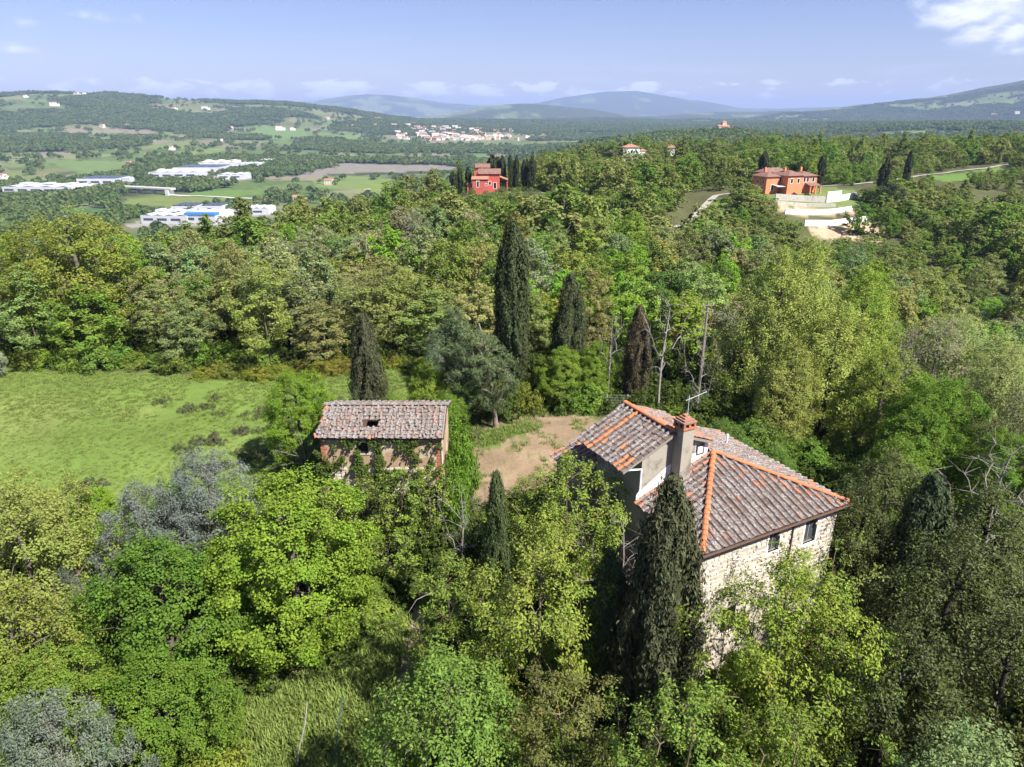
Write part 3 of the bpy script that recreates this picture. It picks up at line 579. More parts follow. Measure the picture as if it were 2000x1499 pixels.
for k in range(6):   # the wood beyond the meadow
    K['wood%d' % k] = make_tree('wood%d' % k, 40 + k, 11, 3.7, (.10, .16, .06, .14, .12, .2)[k], ('round', 'ovoid', 'dome', 'round', 'vase', 'ovoid')[k], 62, 7, (19, 19, 20, 17, 17, 18)[k], .28, (.75, .6, .8, .6, .6, .6)[k], .24, ('bark', 'bark_olive', 'bark', 'bark_olive', 'bark', 'bark_olive')[k], trunk_r=.15, up=.5, shell=.5, sides=4, twig=(0, .2, 0, .2, .3, .2)[k], lob=.25)
for k in range(2):   # thin robinias just coming into leaf
    K['thin%d' % k] = make_tree('thin%d' % k, 60 + k, 12, 3.2, .22, 'ovoid', 66, 8, 17, .20, .55, .22, 'bark_olive', trunk_r=.11, up=.5, shell=.7, sides=4, twig=.4, lob=.3)
BR = 1.5
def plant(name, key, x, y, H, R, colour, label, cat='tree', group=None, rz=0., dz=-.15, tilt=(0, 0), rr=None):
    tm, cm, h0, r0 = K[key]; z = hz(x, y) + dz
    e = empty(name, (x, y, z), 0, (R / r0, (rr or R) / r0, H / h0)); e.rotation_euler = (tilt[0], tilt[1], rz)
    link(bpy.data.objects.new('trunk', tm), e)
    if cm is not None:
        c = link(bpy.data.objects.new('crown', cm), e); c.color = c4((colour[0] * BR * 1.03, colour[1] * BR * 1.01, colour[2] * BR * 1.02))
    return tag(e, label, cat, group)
# instanced masses
def scatter(name, kind_label, protos, P, S, RZ, IDX, cat):
    cl = bpy.data.collections.new(name + '_kinds')
    for k, me in enumerate(protos): cl.objects.link(bpy.data.objects.new('kind_%02d' % k, me))
    me = bpy.data.meshes.new(name); n = len(P); me.vertices.add(n); me.vertices.foreach_set('co', np.asarray(P, np.float32).ravel())
    a = me.attributes.new('scl', 'FLOAT_VECTOR', 'POINT'); a.data.foreach_set('vector', np.asarray(S, np.float32).ravel())
    a = me.attributes.new('rot', 'FLOAT_VECTOR', 'POINT'); a.data.foreach_set('vector', np.stack([np.zeros(n), np.zeros(n), RZ], -1).astype(np.float32).ravel())
    a = me.attributes.new('idx', 'INT', 'POINT'); a.data.foreach_set('value', np.asarray(IDX, np.int32))
    o = link(bpy.data.objects.new(name, me))
    ng = bpy.data.node_groups.new(name, 'GeometryNodeTree')
    ng.interface.new_socket('Geometry', in_out='INPUT', socket_type='NodeSocketGeometry'); ng.interface.new_socket('Geometry', in_out='OUTPUT', socket_type='NodeSocketGeometry')
    t = NT(ng); gi = t.add('NodeGroupInput'); go = t.add('NodeGroupOutput')
    ci = t.add('GeometryNodeCollectionInfo', {'Collection': cl, 'Separate Children': True, 'Reset Children': True})
    na = lambda s, d: t.add('GeometryNodeInputNamedAttribute', {'Name': s}, data_type=d).outputs[0]
    ip = t.add('GeometryNodeInstanceOnPoints', {'Points': gi.outputs[0], 'Instance': ci.outputs[0], 'Pick Instance': True, 'Instance Index': na('idx', 'INT'), 'Rotation': na('rot', 'FLOAT_VECTOR'), 'Scale': na('scl', 'FLOAT_VECTOR')})
    t.l.new(ip.outputs[0], go.inputs[0])
    md = o.modifiers.new('scatter', 'NODES'); md.node_group = ng
    return tag(o, kind_label, cat, kind='stuff')
def merged(tm, cm, mat_leaf):
    """trunk and crown of one kind as a single mesh for a mass of them"""
    mb = MB()
    for me, mi in ((tm, 0), (cm, 1)):
        V = np.empty(len(me.vertices) * 3); me.vertices.foreach_get('co', V); F = np.empty(len(me.polygons) * 4, int)
        me.polygons.foreach_get('vertices', F); mb.add(V.reshape(-1, 3), F.reshape(-1, 4), mi)
    return mb.mesh('kind', [tm.materials[0], mat_leaf])
# ------------------------------------------------------------------ roofs of single tiles
def barrel(w0, w1, L, h, th=.018, seg=5):
    """half barrel tile: x across, y up the slope, z out of the slope; wide end low"""
    V = []; F = []
    for (y, w, k) in ((0, w0, 1.0), (L, w1, .86)):
        for o in (0, th):
            for i in range(seg + 1):
                a = math.pi * i / seg; V.append((-(w - o) * math.cos(a), y, (h * k - o) * math.sin(a)))
    n = seg + 1
    for i in range(seg):
        F.append((i, i + 1, 2 * n + i + 1, 2 * n + i)); F.append((i, n + i, n + i + 1, i + 1))
    return V, F
TILES = []
for k in range(4):
    rng = random.Random(k); V, F = barrel(.105 + rng.uniform(-.008, .008), .082, .46 + rng.uniform(-.02, .02), .085 + rng.uniform(-.01, .012))
    TILES.append(MB().add(V, F))
V, F = barrel(.17, .14, .44, .12); RIDGE = MB().add(V, F)
def mesh_of(mb, name, mat): return mb.mesh(name, mat)
def frame(o, xa, ya):
    """matrix with x along the eave, y up the slope, z out of the roof"""
    x = Vector(xa).normalized(); y = Vector(ya).normalized(); z = x.cross(y); m = Matrix.Identity(4)
    m.col[0][:3] = x; m.col[1][:3] = y; m.col[2][:3] = z; m.col[3][:3] = Vector(o); return m
def lay_tiles(parent, o, xa, ya, wid, length, inside, mat, seed, single=True, pitch=.40, step=.36, messy=1.0, mat_flat=None, label=None, skip=None, odd=None, odd_mat=None):
    """covers in columns, flat pans between; single = every cover tile an object of its own, else one joined part"""
    rng = random.Random(seed); Mx = frame(o, xa, ya); meshes = [mesh_of(t_, 'tile', mat) for t_ in TILES]; odd_meshes = [mesh_of(t_, 'tile', odd_mat) for t_ in TILES] if odd_mat else None
    pans = MB(); rest = MB(); nt = 0
    for c in range(int(wid / pitch) + 1):
        cx = c * pitch + pitch * .25
        for r in range(int(length / step) + 1):
            y = r * step - .05
            if not inside(cx, y + .2): continue
            if skip and skip(cx, y): continue
            dx = rng.gauss(0, .012) * messy; dy = rng.gauss(0, .02) * messy; rz = rng.gauss(0, .035) * messy; rx = -.05 + rng.gauss(0, .02) * messy; ry = rng.gauss(0, .05) * messy
            loc = Mx @ Matrix.Translation((cx + dx, y + dy, .055 + rng.uniform(0, .012) * messy)) @ Matrix.Rotation(rz, 4, 'Z') @ Matrix.Rotation(rx, 4, 'X') @ Matrix.Rotation(ry, 4, 'Y')
            isodd = odd and odd(cx, y, rng)
            if single:
                t_ = bpy.data.objects.new('tile', (odd_meshes if isodd else meshes)[rng.randrange(4)]); link(t_, parent); t_.matrix_local = loc; nt += 1
            else:
                tb = TILES[rng.randrange(4)]; W = np.array(loc); v = np.concatenate(tb.v); v = v @ W[:3, :3].T + W[:3, 3]
                for f in tb.f: rest.add(v, f, 1 if isodd else 0)
        for r in range(int(length / step) + 1):
            y = r * step; px = cx + pitch * .5
            if not inside(px, y + .15) or (skip and skip(px, y)): continue
            a = .015 + rng.uniform(0, .012); z0 = .045 + rng.uniform(0, .015) * messy
            b = [(px - .16, y - .03 + rng.gauss(0, .012), z0), (px + .16, y - .03 + rng.gauss(0, .012), z0), (px + .15, y + step, a), (px - .15, y + step, a)]
            b2 = [(p[0], p[1], p[2] - .02) for p in b[:2]]
            V = [tuple(Mx @ Vector(p)) for p in b + b2]; pans.add(V, [(0, 1, 2, 3), (4, 5, 1, 0)])
    if pans.n: tag(pans.build('pan_tiles', mat_flat or M['tile_flat'], parent), kind='stuff')
    if rest.n: tag(rest.build('cover_tiles', [mat, odd_mat or mat], parent), kind='stuff')
    return nt
def ridge_tiles(parent, a, b, mat, seed, step=.34, name='ridge_tile', sc=1.0, mortar=True):
    rng = random.Random(seed); a = Vector(a); b = Vector(b); d = b - a; n = int(d.length / step); me = RIDGE.mesh('ridge_tile', mat)
    side = d.cross(Vector((0, 0, 1))).normalized()
    for k in range(n):
        o = a + d * (k / n); m = frame(o, side, d)
        t_ = bpy.data.objects.new(name, me); link(t_, parent)
        t_.matrix_local = m @ Matrix.Translation((rng.gauss(0, .008), 0, .03)) @ Matrix.Rotation(-.05, 4, 'X') @ Matrix.Rotation(rng.gauss(0, .03), 4, 'Z') @ Matrix.Scale(sc, 4)
def wall_poly(name, pts, th, mat, parent):
    """vertical wall: polygon (drawn round its outline) pushed inwards by th"""
    P = [Vector(p) for p in pts]; n = (P[1] - P[0]).cross(P[2] - P[0]).normalized(); k = len(P); B = [p - n * th for p in P]; mb = MB(); V = [tuple(p) for p in P + B]
    mb.add(V, [tuple(range(k))]); mb.add(V, [tuple(range(2 * k - 1, k - 1, -1))])
    for i in range(k): mb.add([V[i], V[k + i], V[k + (i + 1) % k], V[(i + 1) % k]], [(0, 1, 2, 3)])
    return mb.build(name, mat, parent)
def wall_with_holes(name, x0, x1, z0, z1, holes, put, th, mat, parent):
    """straight wall in (s, z) with rectangular openings; put(s, depth, z) gives the 3D point"""
    xs = sorted({x0, x1} | {h[0] for h in holes} | {h[1] for h in holes}); zs = sorted({z0, z1} | {h[2] for h in holes} | {h[3] for h in holes}); mb = MB()
    hole = lambda a, b: any(h[0] <= a < h[1] and h[2] <= b < h[3] for h in holes)
    for i in range(len(xs) - 1):
        for j in range(len(zs) - 1):
            a, b, c, d = xs[i], xs[i + 1], zs[j], zs[j + 1]
            if hole((a + b) / 2, (c + d) / 2): continue
            for dep, rev in ((0, False), (th, True)):
                q = [put(a, dep, c), put(b, dep, c), put(b, dep, d), put(a, dep, d)]
                mb.add(q[::-1] if rev else q, [(0, 1, 2, 3)])
    for (a, b, c, d) in holes + [(x0, x1, z0, z1)]:
        for (p, q) in (((a, c), (b, c)), ((b, c), (b, d)), ((b, d), (a, d)), ((a, d), (a, c))):
            mb.add([put(p[0], 0, p[1]), put(q[0], 0, q[1]), put(q[0], th, q[1]), put(p[0], th, p[1])], [(0, 1, 2, 3)])
    return mb.build(name, mat, parent)
def stone_mesh(seed, mat):
    rng = random.Random(seed); V = []
    for y in (0, 1):
        s = 1 if y == 0 else .82
        for (x, z) in ((-.5, -.35), (-.2, -.5), (.3, -.48), (.5, -.2), (.48, .3), (.1, .5), (-.4, .42), (-.52, .05)): V.append((x * s * rng.uniform(.85, 1.05), -y, z * s * rng.uniform(.85, 1.05)))
    F4 = [(i, (i + 1) % 8, 8 + (i + 1) % 8, 8 + i) for i in range(8)]
    mb = MB().add(V, F4); mb.add(V[8:], [(0, 1, 2, 3), (0, 3, 4, 7), (4, 5, 6, 7)]); return mb.mesh('stone', mat)
STONES = [stone_mesh(k, M['stone']) for k in range(6)]
def lay_stones(parent, x0, x1, z0, z1, put_mat, seed, limit, avoid=(), row=.24, proud=.035, keep=1.0):
    rng = random.Random(seed); n = 0; z = z1 - row / 2
    while z > z0 and n < limit:
        h = row * rng.uniform(.8, 1.15); x = x0 + rng.uniform(0, .2)
        while x < x1 and n < limit:
            w = rng.uniform(.26, .62)
            if x + w < x1 + .05 and not any(a - .1 < x + w / 2 < b + .1 and c - .1 < z < d + .12 for (a, b, c, d) in avoid) and rng.random() < keep:
                s = bpy.data.objects.new('stone', STONES[rng.randrange(6)]); link(s, parent)
                s.matrix_local = put_mat(x + w / 2, z) @ Matrix.Rotation(rng.gauss(0, .06), 4, 'Y') @ Matrix.Diagonal((w * 1.0, proud * rng.uniform(.6, 1.5), h * .98, 1)); n += 1
            x += w + .015
        z -= h * .98
    return n
def window_on(parent, put, a, b, c, d, depth=.14, frame_mat=None, pane_mat=None, panes=2, surround=None, name='window'):
    """window set back in its opening: frame with leaves, panes as sub-parts; put(s, depth, z)"""
    mb = MB(); fw = .05
    def bar(s0, s1, z0, z1, d0, d1):
        V = [put(s, dd, z) for z in (z0, z1) for dd in (d0, d1) for s in (s0, s1)]
        mb.add(V, [(0, 2, 3, 1), (4, 5, 7, 6), (0, 1, 5, 4), (2, 6, 7, 3), (0, 4, 6, 2), (1, 3, 7, 5)])
    bar(a, b, c, c + fw, depth - .03, depth + .03); bar(a, b, d - fw, d, depth - .03, depth + .03); bar(a, a + fw, c + fw, d - fw, depth - .03, depth + .03); bar(b - fw, b, c + fw, d - fw, depth - .03, depth + .03)
    for k in range(1, panes): s = a + (b - a) * k / panes; bar(s - fw / 2, s + fw / 2, c + fw, d - fw, depth - .03, depth + .03)
    w = mb.build(name, frame_mat or M['wood_grey'], parent)
    for k in range(panes):
        s0 = a + (b - a) * k / panes + fw * .6; s1 = a + (b - a) * (k + 1) / panes - fw * .6; mb = MB()
        bar(s0, s1, c + fw, d - fw, depth - .006, depth + .006); mb.build('pane', pane_mat or M['glass'], w)
    if surround:
        mb = MB(); e = .12
        bar(a - e, b + e, c - e, c, -.04, .1); bar(a - e, b + e, d, d + e, -.03, .1); bar(a - e, a, c, d, -.03, .1); bar(b, b + e, c, d, -.03, .1); mb.build('surround', surround, w)
    return w
# ------------------------------------------------------------------ the old farmhouse
HA = Vector((8.76, 26.8)); HR = R_(27.3); SL = .36
def build_farmhouse():
    z0 = hz(11, 31) - .6; E = 7.0
    hs = tag(empty('farmhouse', (HA.x, HA.y, 0), HR), 'large derelict stone farmhouse with lichened tile roof and orange ridge tiles', 'house')
    zg = -2.2; o = .35
    # lower block walls (u 0..10, v 0..9.5)
    holes = [(4.75, 5.5, 5.35, 6.55), (7.3, 8.2, 5.05, 6.6), (7.2, 8.3, 1.2, 3.0), (2.2, 3.1, 1.2, 2.8)]
    fput = lambda s, d, z: (s, o + d, z)
    wf = wall_with_holes('front_wall', o, 10 - o, zg, E + .10, holes, fput, .45, M['plaster_cream'], hs)
    for h in holes[:2]: window_on(wf, fput, *h, frame_mat=M['wood_grey'], surround=M['plaster_white'])
    for h in holes[2:]: window_on(wf, fput, *h, frame_mat=M['wood_dark'], pane_mat=M['dark'])
    lay_stones(wf, o, 10 - o, 1.2, E - .12, lambda x, z: Matrix.Translation((x, o + .004, z)), 5, 300, holes)
    lput = lambda s, d, z: (o + d, s, z)
    lh = [(1.6, 2.4, 4.2, 5.6), (6.8, 7.7, 5.6, 7.0), (6.6, 7.6, 1.5, 3.2)]
    wl = wall_with_holes('left_wall', o + .45, 8.8, zg, E + .10, lh[:1] + [(6.8, 7.7, 5.2, 6.6), lh[2]], lput, .45, M['plaster_grey'], hs)
    for h in (lh[0], (6.8, 7.7, 5.2, 6.6), lh[2]): window_on(wl, lput, *h, frame_mat=M['wood_dark'], pane_mat=M['shutter'])
    mb = MB(); mb.box(10 - o - .45, 10 - o, o + .45, 8.8, zg, E + .10); mb.build('right_wall', M['plaster_cream'], hs)
    mb = MB(); mb.box(o, 10 - o, 8.8, 9.2, zg, E + .10); mb.build('back_wall', M['plaster_grey'], hs)
    # main roof: three slopes
    cs = math.sqrt(1 + SL * SL); P = lambda u, v, z: (u, v, z)
    zr = E + SL * 5
    fs = MB().slab([(0, 0, E), (10, 0, E), (5, 5, zr)], .12).build('front_roof_slope', M['wood_dark'], hs)
    lay_tiles(fs, (0, 0, E), (1, 0, 0), (0, 1, SL), 10, 5.3, lambda x, y: min(x, 10 - x) > y / cs - .05 and y > -.06, M['tile'], 1, True, odd=lambda x, y, r: (abs(10 - x - y / cs - .9) < .2) or r.random() < .03, odd_mat=M['tile_red'])
    ls = MB().slab([(0, 5.2, E), (0, 0, E), (5, 5, zr), (5, 5.2, zr)], .12).build('left_roof_slope', M['wood_dark'], hs)
    lay_tiles(ls, (0, 5.2, E), (0, -1, 0), (1, 0, SL), 5.2, 5.3, lambda x, y: 5.2 - x > y / cs - .05, M['tile'], 2, False, odd=lambda x, y, r: r.random() < (.6 if x < .6 else .07), odd_mat=M['tile_red'], messy=1.3)
    rs = MB().slab([(10, 0, E), (10, 9.4, E), (5, 9.4, zr), (5, 5, zr)], .12).build('right_roof_slope', M['wood_dark'], hs)
    lay_tiles(rs, (10, 0, E), (0, 1, 0), (-1, 0, SL), 9.7, 5.3, lambda x, y: x > y / cs - .05, M['tile'], 3, False, odd=lambda x, y, r: r.random() < .08, odd_mat=M['tile_red'])
    e = .05
    ridge_tiles(fs, (.05, .05, E + .09), (4.95, 4.95, zr + .10), M['tile_new'], 4, .33, sc=.9)
    ridge_tiles(fs, (9.95, .05, E + .09), (5.05, 4.95, zr + .10), M['tile_new'], 5, .33, sc=.86)
    # raised part with its own roof
    tz = 10.62; ul, um, ur = -.15, 2.17, 4.72; zt = lambda u: tz - (um - u) * .45 if u < um else tz - (u - um) * .39
    gv = 5.2; gh = [(3.95, 4.45, 8.86, 9.4)]
    tower = MB()
    gw = wall_poly('gable_wall', [(o, gv, E - .2), (ur, gv, E - .2), (ur, gv, zt(ur) - .05), (um, gv, tz - .06), (o, gv, zt(o) - .05)][::1], .4, M['plaster_grey'], hs)
    wb = MB()   # white plaster flashing where the lower roof meets the gable
    wb.add([(o - .25, gv - .02, E + .02), (4.72, gv - .02, zr - .05), (4.72, gv - .02, zr + .42), (4.0, gv - .02, zr + .20), (3.2, gv - .02, E + .36 * 3.2 + .85), (2.0, gv - .02, E + .36 * 2 + .95), (1.2, gv - .02, E + .95), (o - .25, gv - .02, E + .5)], [(0, 1, 2, 3), (0, 3, 4, 5), (0, 5, 6, 7)])
    wb.build('white_render_band', M['plaster_white'], gw)
    window_on(gw, lambda s, d, z: (s, gv + d, z), *gh[0], depth=-.03, frame_mat=M['wood_dark'], panes=1, pane_mat=M['cloth'])
    MB().box(4.46, 4.72, gv - .035, gv - .004, 8.8, 9.48).build('corner_patch', M['plaster_white'], gw)
    MB().box(o, o + .4, gv + .4, 8.8, E + .10, zt(o) - .12).build('upper_left_wall', M['plaster_grey'], hs)
    MB().box(ur - .4, ur, gv + .4, 8.8, E + .3, zt(ur) - .12).build('upper_right_wall', M['plaster_grey'], hs)
    wall_poly('upper_back_wall', [(ur, 9.2, E + .1), (o, 9.2, E + .1), (o, 9.2, zt(o) - .1), (um, 9.2, tz - .08), (ur, 9.2, zt(ur) - .1)], .38, M['plaster_grey'], hs)
    v0, v1 = gv - .18, 9.35
    cl = math.sqrt(1 + .45 ** 2)
    tl = MB().slab([(-1.05, v1, zt(-1.05)), (-1.05, v0, zt(-1.05)), (um, v0, tz), (um, v1, tz)], .1).build('upper_left_roof_slope', M['wood_dark'], hs)
    lay_tiles(tl, (-1.05, v1, zt(-1.05)), (0, -1, 0), (1, 0, .45), v1 - v0, 3.22 * cl, lambda x, y: y < 3.5, M['tile'], 6, False, odd=lambda x, y, r: abs(x - 1.15) < .22 or r.random() < .10 or (x > 3.6 and y < .9), odd_mat=M['tile_new'], messy=1.5, pitch=.40)
    tr = MB().slab([(ur + .2, v0, zt(ur + .2)), (ur + .2, v1, zt(ur + .2)), (um, v1, tz), (um, v0, tz)], .1).build('upper_right_roof_slope', M['wood_dark'], hs)
    lay_tiles(tr, (ur + .2, v0, zt(ur + .2)), (0, 1, 0), (-1, 0, .39), v1 - v0, 2.95, lambda x, y: y < 2.9, M['tile_red'], 7, False, odd=lambda x, y, r: r.random() < .45, odd_mat=M['tile'], messy=1.3)
    ridge_tiles(tl, (um, v1, tz + .09), (um, v0, tz + .09), M['tile_new'], 8, .34, sc=.9)
    # back wing, lower roof falling to the left
    MB().box(-.25, 5.0, 9.22, 12.6, zg, 6.6).build('back_wing_wall', M['plaster_grey'], hs)
    bw = MB().slab([(-.65, 12.8, 6.45), (-.65, 9.42, 6.45), (5.2, 9.42, 6.45 + 5.85 * .3), (5.2, 12.8, 6.45 + 5.85 * .3)], .1).build('back_wing_roof_slope', M['wood_dark'], hs)
    lay_tiles(bw, (-.65, 12.8, 6.45), (0, -1, 0), (1, 0, .3), 3.4, 6.0, lambda x, y: True, M['tile'], 9, False, odd=lambda x, y, r: r.random() < .3, odd_mat=M['tile_red'], messy=1.5)
    # small lean-to by the left wall
    MB().box(-1.9, o - .003, 2.6, 5.4, zg, 2.55).build('lean_to_wall', M['plaster_cream'], hs)
    lt = MB().slab([(-2.2, 5.6, 2.62), (-2.2, 2.4, 2.62), (o - .01, 2.4, 3.5), (o - .01, 5.6, 3.5)], .1).build('lean_to_roof_slope', M['wood_dark'], hs)
    lay_tiles(lt, (-2.2, 5.6, 2.62), (0, -1, 0), (2.54, 0, .88), 3.2, 2.6, lambda x, y: True, M['tile_red'], 10, False, odd=lambda x, y, r: r.random() < .35, odd_mat=M['tile_moss'], messy=1.6)
    # chimney
    cx, cyy = 2.62, 4.83
    ch = MB().box(cx - .36, cx + .36, cyy - .36, cyy + .352, 7.6, 10.95).build('chimney', M['plaster_grey'], hs)
    MB().box(cx - .42, cx + .42, cyy - .42, cyy + .42, 10.95, 11.05).build('chimney_slab', M['brick'], ch)
    for i in range(3):
        for j in range(3):
            if i == 1 and j == 1: continue
            MB().box(cx - .40 + i * .34, cx - .28 + i * .34, cyy - .40 + j * .34, cyy - .28 + j * .34, 11.05, 11.28).build('brick', M['brick'], ch)
    for k, (r, z) in enumerate(((.43, 11.28), (.33, 11.37), (.22, 11.46), (.11, 11.55))): MB().box(cx - r, cx + r, cyy - r, cyy + r, z, z + .09 if k < 3 else z + .1).build('cap_tile', M['tile_red'], ch)
    MB().box(cx - .30, cx + .30, cyy - .30, cyy + .30, 11.052, 11.13).build('flue', M['dark'], ch)
    MB().box(cx + .365, cx + .37 + .10, gv - .40, gv - .03, 8.0, 8.9).build('white_render_patch', M['plaster_white'], ch)
    # rainwater pipe and gutters
    mb = MB(); mb.tube([(-1.05, v0 + .05, zt(-1.05) - .02), (-.55, v0 + .05, zt(-1.05) - .06), (o - .12, gv - .12, zt(-1.05) - .22), (o - .12, gv - .12, E + .75), (o - .35, gv - .25, E + .35)], .055, 6); mb.build('drainpipe', M['pipe'], hs)
    mb = MB(); mb.tube([(-.05, -.10, E - .06), (10.05, -.10, E - .06)], .075, 6); mb.build('front_gutter', M['rust'], hs)
    mb = MB(); mb.tube([(6.35, -.08, E - .06), (6.35, o - .06, E - .4), (6.35, o - .06, 1.0)], .05, 6); mb.build('rusty_drainpipe', M['rust'], hs)
    MB().slab([(-1.05, v0 - .02, zt(-1.05) - .02), (-1.05, v0 - .09, zt(-1.05) - .02), (um, v0 - .09, tz - .02), (um, v0 - .02, tz - .02)], .12).build('bargeboard', M['wood_grey'], hs)
    MB().slab([(um, v0 - .02, tz - .02), (um, v0 - .09, tz - .02), (ur + .2, v0 - .09, zt(ur + .2) - .02), (ur + .2, v0 - .02, zt(ur + .2) - .02)], .12).build('bargeboard', M['wood_grey'], hs)
    MB().tube([(8.2, 7.2, 7.5), (8.2, 7.2, 8.3)], .06, 6).build('vent_pipe', M['pipe'], hs)
    # aerial beside the chimney
    R = HA.to_3d(); rot = Matrix.Rotation(HR, 3, 'Z'); base = R + rot @ Vector((4.0, 6.2, 0)); 
    an = tag(empty('aerial', (base.x, base.y, zt(4.0) + .02), HR), 'thin television aerial on a mast above the chimney roof', 'aerial')
    MB().tube([(0, 0, -.1), (0, 0, 2.0)], .022, 5).build('mast', M['metal'], an)
    mb = MB(); mb.tube([(-.2, 0, 1.75), (1.3, .1, 1.95)], .014, 4); mb.build('boom', M['metal'], an)
    for k in range(8): MB().tube([(-.1 + k * .18, -.28, 1.77 + k * .024), (-.1 + k * .18, .32, 1.77 + k * .024)], .008, 3).build('rod', M['metal'], an)
    mb = MB(); mb.tube([(0, 0, 1.0), (-.1, -.5, .2), (-.15, -1.0, -.2), (-.3, -1.25, -1.2)], .015, 4); mb.build('cable', M['pipe'], an)
    return hs
build_farmhouse()
# ------------------------------------------------------------------ the small barn
def build_barn():
    x0, x1, ye, yr, yb, ze, zr = -13.0, -4.5, 41.1, 44.2, 47.3, 6.0, 7.05; zg = -2.9
    b = tag(empty('barn', (-8.75, 41.5, 0)), 'small ruined barn with a hole in its tiled roof, half hidden by saplings', 'barn')
    ox, oy = 8.75, -41.5
    T = lambda x, y, z: (x + ox, y + oy, z)
    put = lambda s, d, z: T(s, ye + .32 + d, z)
    holes = [(-10.35, -9.6, 4.75, 5.55), (-9.6, -8.3, -2.3, -.4), (-6.5, -5.5, -2.3, -.3)]
    wf = wall_with_holes('front_wall', x0 + .25, x1 - .25, zg, ze + .08, holes, put, .4, M['plaster_barn'], b)
    window_on(wf, put, *holes[0], frame_mat=M['wood_grey'], pane_mat=M['dark'], panes=1, surround=M['plaster_cream'], depth=.2)
    for h, nm in ((holes[1], 'tin_door'), (holes[2], 'tin_door')):
        d = MB(); V = []; n = 18
        for i in range(n): V += [put(h[0] + (h[1] - h[0]) * i / (n - 1), .12 + .03 * (i % 2), h[2]), put(h[0] + (h[1] - h[0]) * i / (n - 1), .12 + .03 * (i % 2), h[3])]
        d.add(V, [(2 * i, 2 * i + 2, 2 * i + 3, 2 * i + 1) for i in range(n - 1)]); d.build(nm, M['tin'], wf)
    Mp = lambda x, z: Matrix.Translation(T(x, ye + .32 + .004, z))
    lay_stones(wf, x0 + .3, x1 - .35, -.6, 3.7, Mp, 21, 190, holes, .26, .04, .8)
    for s in (0, 1):     # quoins of brick at the corners
        xs = x0 + .25 if s == 0 else x1 - .25
        for k in range(26):
            z = 5.75 - k * .24; w = .42 if k % 2 else .28
            q = MB(); q.box(*sorted((xs - .012 if s == 0 else xs + .012, xs + w if s == 0 else xs - w)), ye + .30, ye + .316, z, z + .20); q.v = [np.array([T(*p) for p in v]) for v in q.v]; q.build('brick', M['brick'], wf)
    mb = MB(); mb.box(*[x1 - .65 + ox, x1 - .25 + ox], ye + .72 + oy, yb - .3 + oy, zg, ze + .08); mb.build('right_wall', M['plaster_barn'], b)
    mb = MB(); mb.box(*[x0 + .25 + ox, x0 + .65 + ox], ye + .72 + oy, yb - .3 + oy, zg, ze + .08); mb.build('left_wall', M['plaster_barn'], b)
    mb = MB(); mb.box(x0 + .65 + ox, x1 - .65 + ox, yb - .7 + oy, yb - .3 + oy, zg, ze + .08); mb.build('back_wall', M['plaster_barn'], b)
    for xs in (x0 + .25, x1 - .65):
        mb = MB(); V = [T(xs, ye + .32, ze + .085), T(xs, yb - .3, ze + .085), T(xs, yr, zr - .12), T(xs + .4, ye + .32, ze + .085), T(xs + .4, yb - .3, ze + .085), T(xs + .4, yr, zr - .12)]
        mb.add(V, [(0, 1, 2), (5, 4, 3)]); mb.add(V, [(0, 2, 5, 3), (1, 4, 5, 2)]); mb.build('gable', M['plaster_barn'], b)
    hole = (-9.8, -9.0, 1.05, 1.75)      # x range, up-slope range
    sl = (zr - ze) / (yr - ye); cs = math.sqrt(1 + sl * sl); Ls = (yr - ye) * cs
    pz = lambda x, y: T(x, ye + y / cs, ze + sl * y / cs)
    fs = MB()
    for (a, c, d, e) in ((x0, hole[0], 0, Ls), (hole[1], x1, 0, Ls), (hole[0], hole[1], 0, hole[2]), (hole[0], hole[1], hole[3], Ls)): fs.slab([pz(a, d), pz(c, d), pz(c, e), pz(a, e)], .1)
    fs = fs.build('front_roof_slope', M['wood_dark'], b)
    sk = lambda x, y: hole[0] - .12 < x + x0 < hole[1] - .05 and hole[2] - .25 < y < hole[3]
    lay_tiles(fs, T(x0, ye, ze), (1, 0, 0), (0, 1, sl), x1 - x0, Ls, lambda x, y: y < Ls + .1 and x < x1 - x0 - .05, M['tile_moss'], 22, True, mat_flat=M['tile_moss'], messy=3.4, skip=sk, odd=lambda x, y, r: (x < .5 and r.random() < .5) or r.random() < .06, odd_mat=M['tile_red'])
    bs = MB().slab([T(x1, yb, ze), T(x0, yb, ze), T(x0, yr, zr), T(x1, yr, zr)], .1).build('back_roof_slope', M['wood_dark'], b)
    lay_tiles(bs, T(x1, yb, ze), (-1, 0, 0), (0, -1, sl), x1 - x0, Ls, lambda x, y: y < Ls, M['tile_moss'], 23, False, messy=2)
    ridge_tiles(fs, T(x0, yr, zr + .08), T(x1, yr, zr + .08), M['tile'], 24, .36, sc=1.1)
    MB().tube([T(x1 - .1, ye - .02, ze + .05), T(x1 - .1, yr, zr + .05)], .05, 5).build('verge_board', M['wood_grey'], b)
    MB().tube([T(x1 - .2, ye + .3, ze - .1), T(x1 - .2, ye + .3, 2.5)], .06, 6).build('drainpipe', M['plaster_cream'], b)
    return b
build_barn()
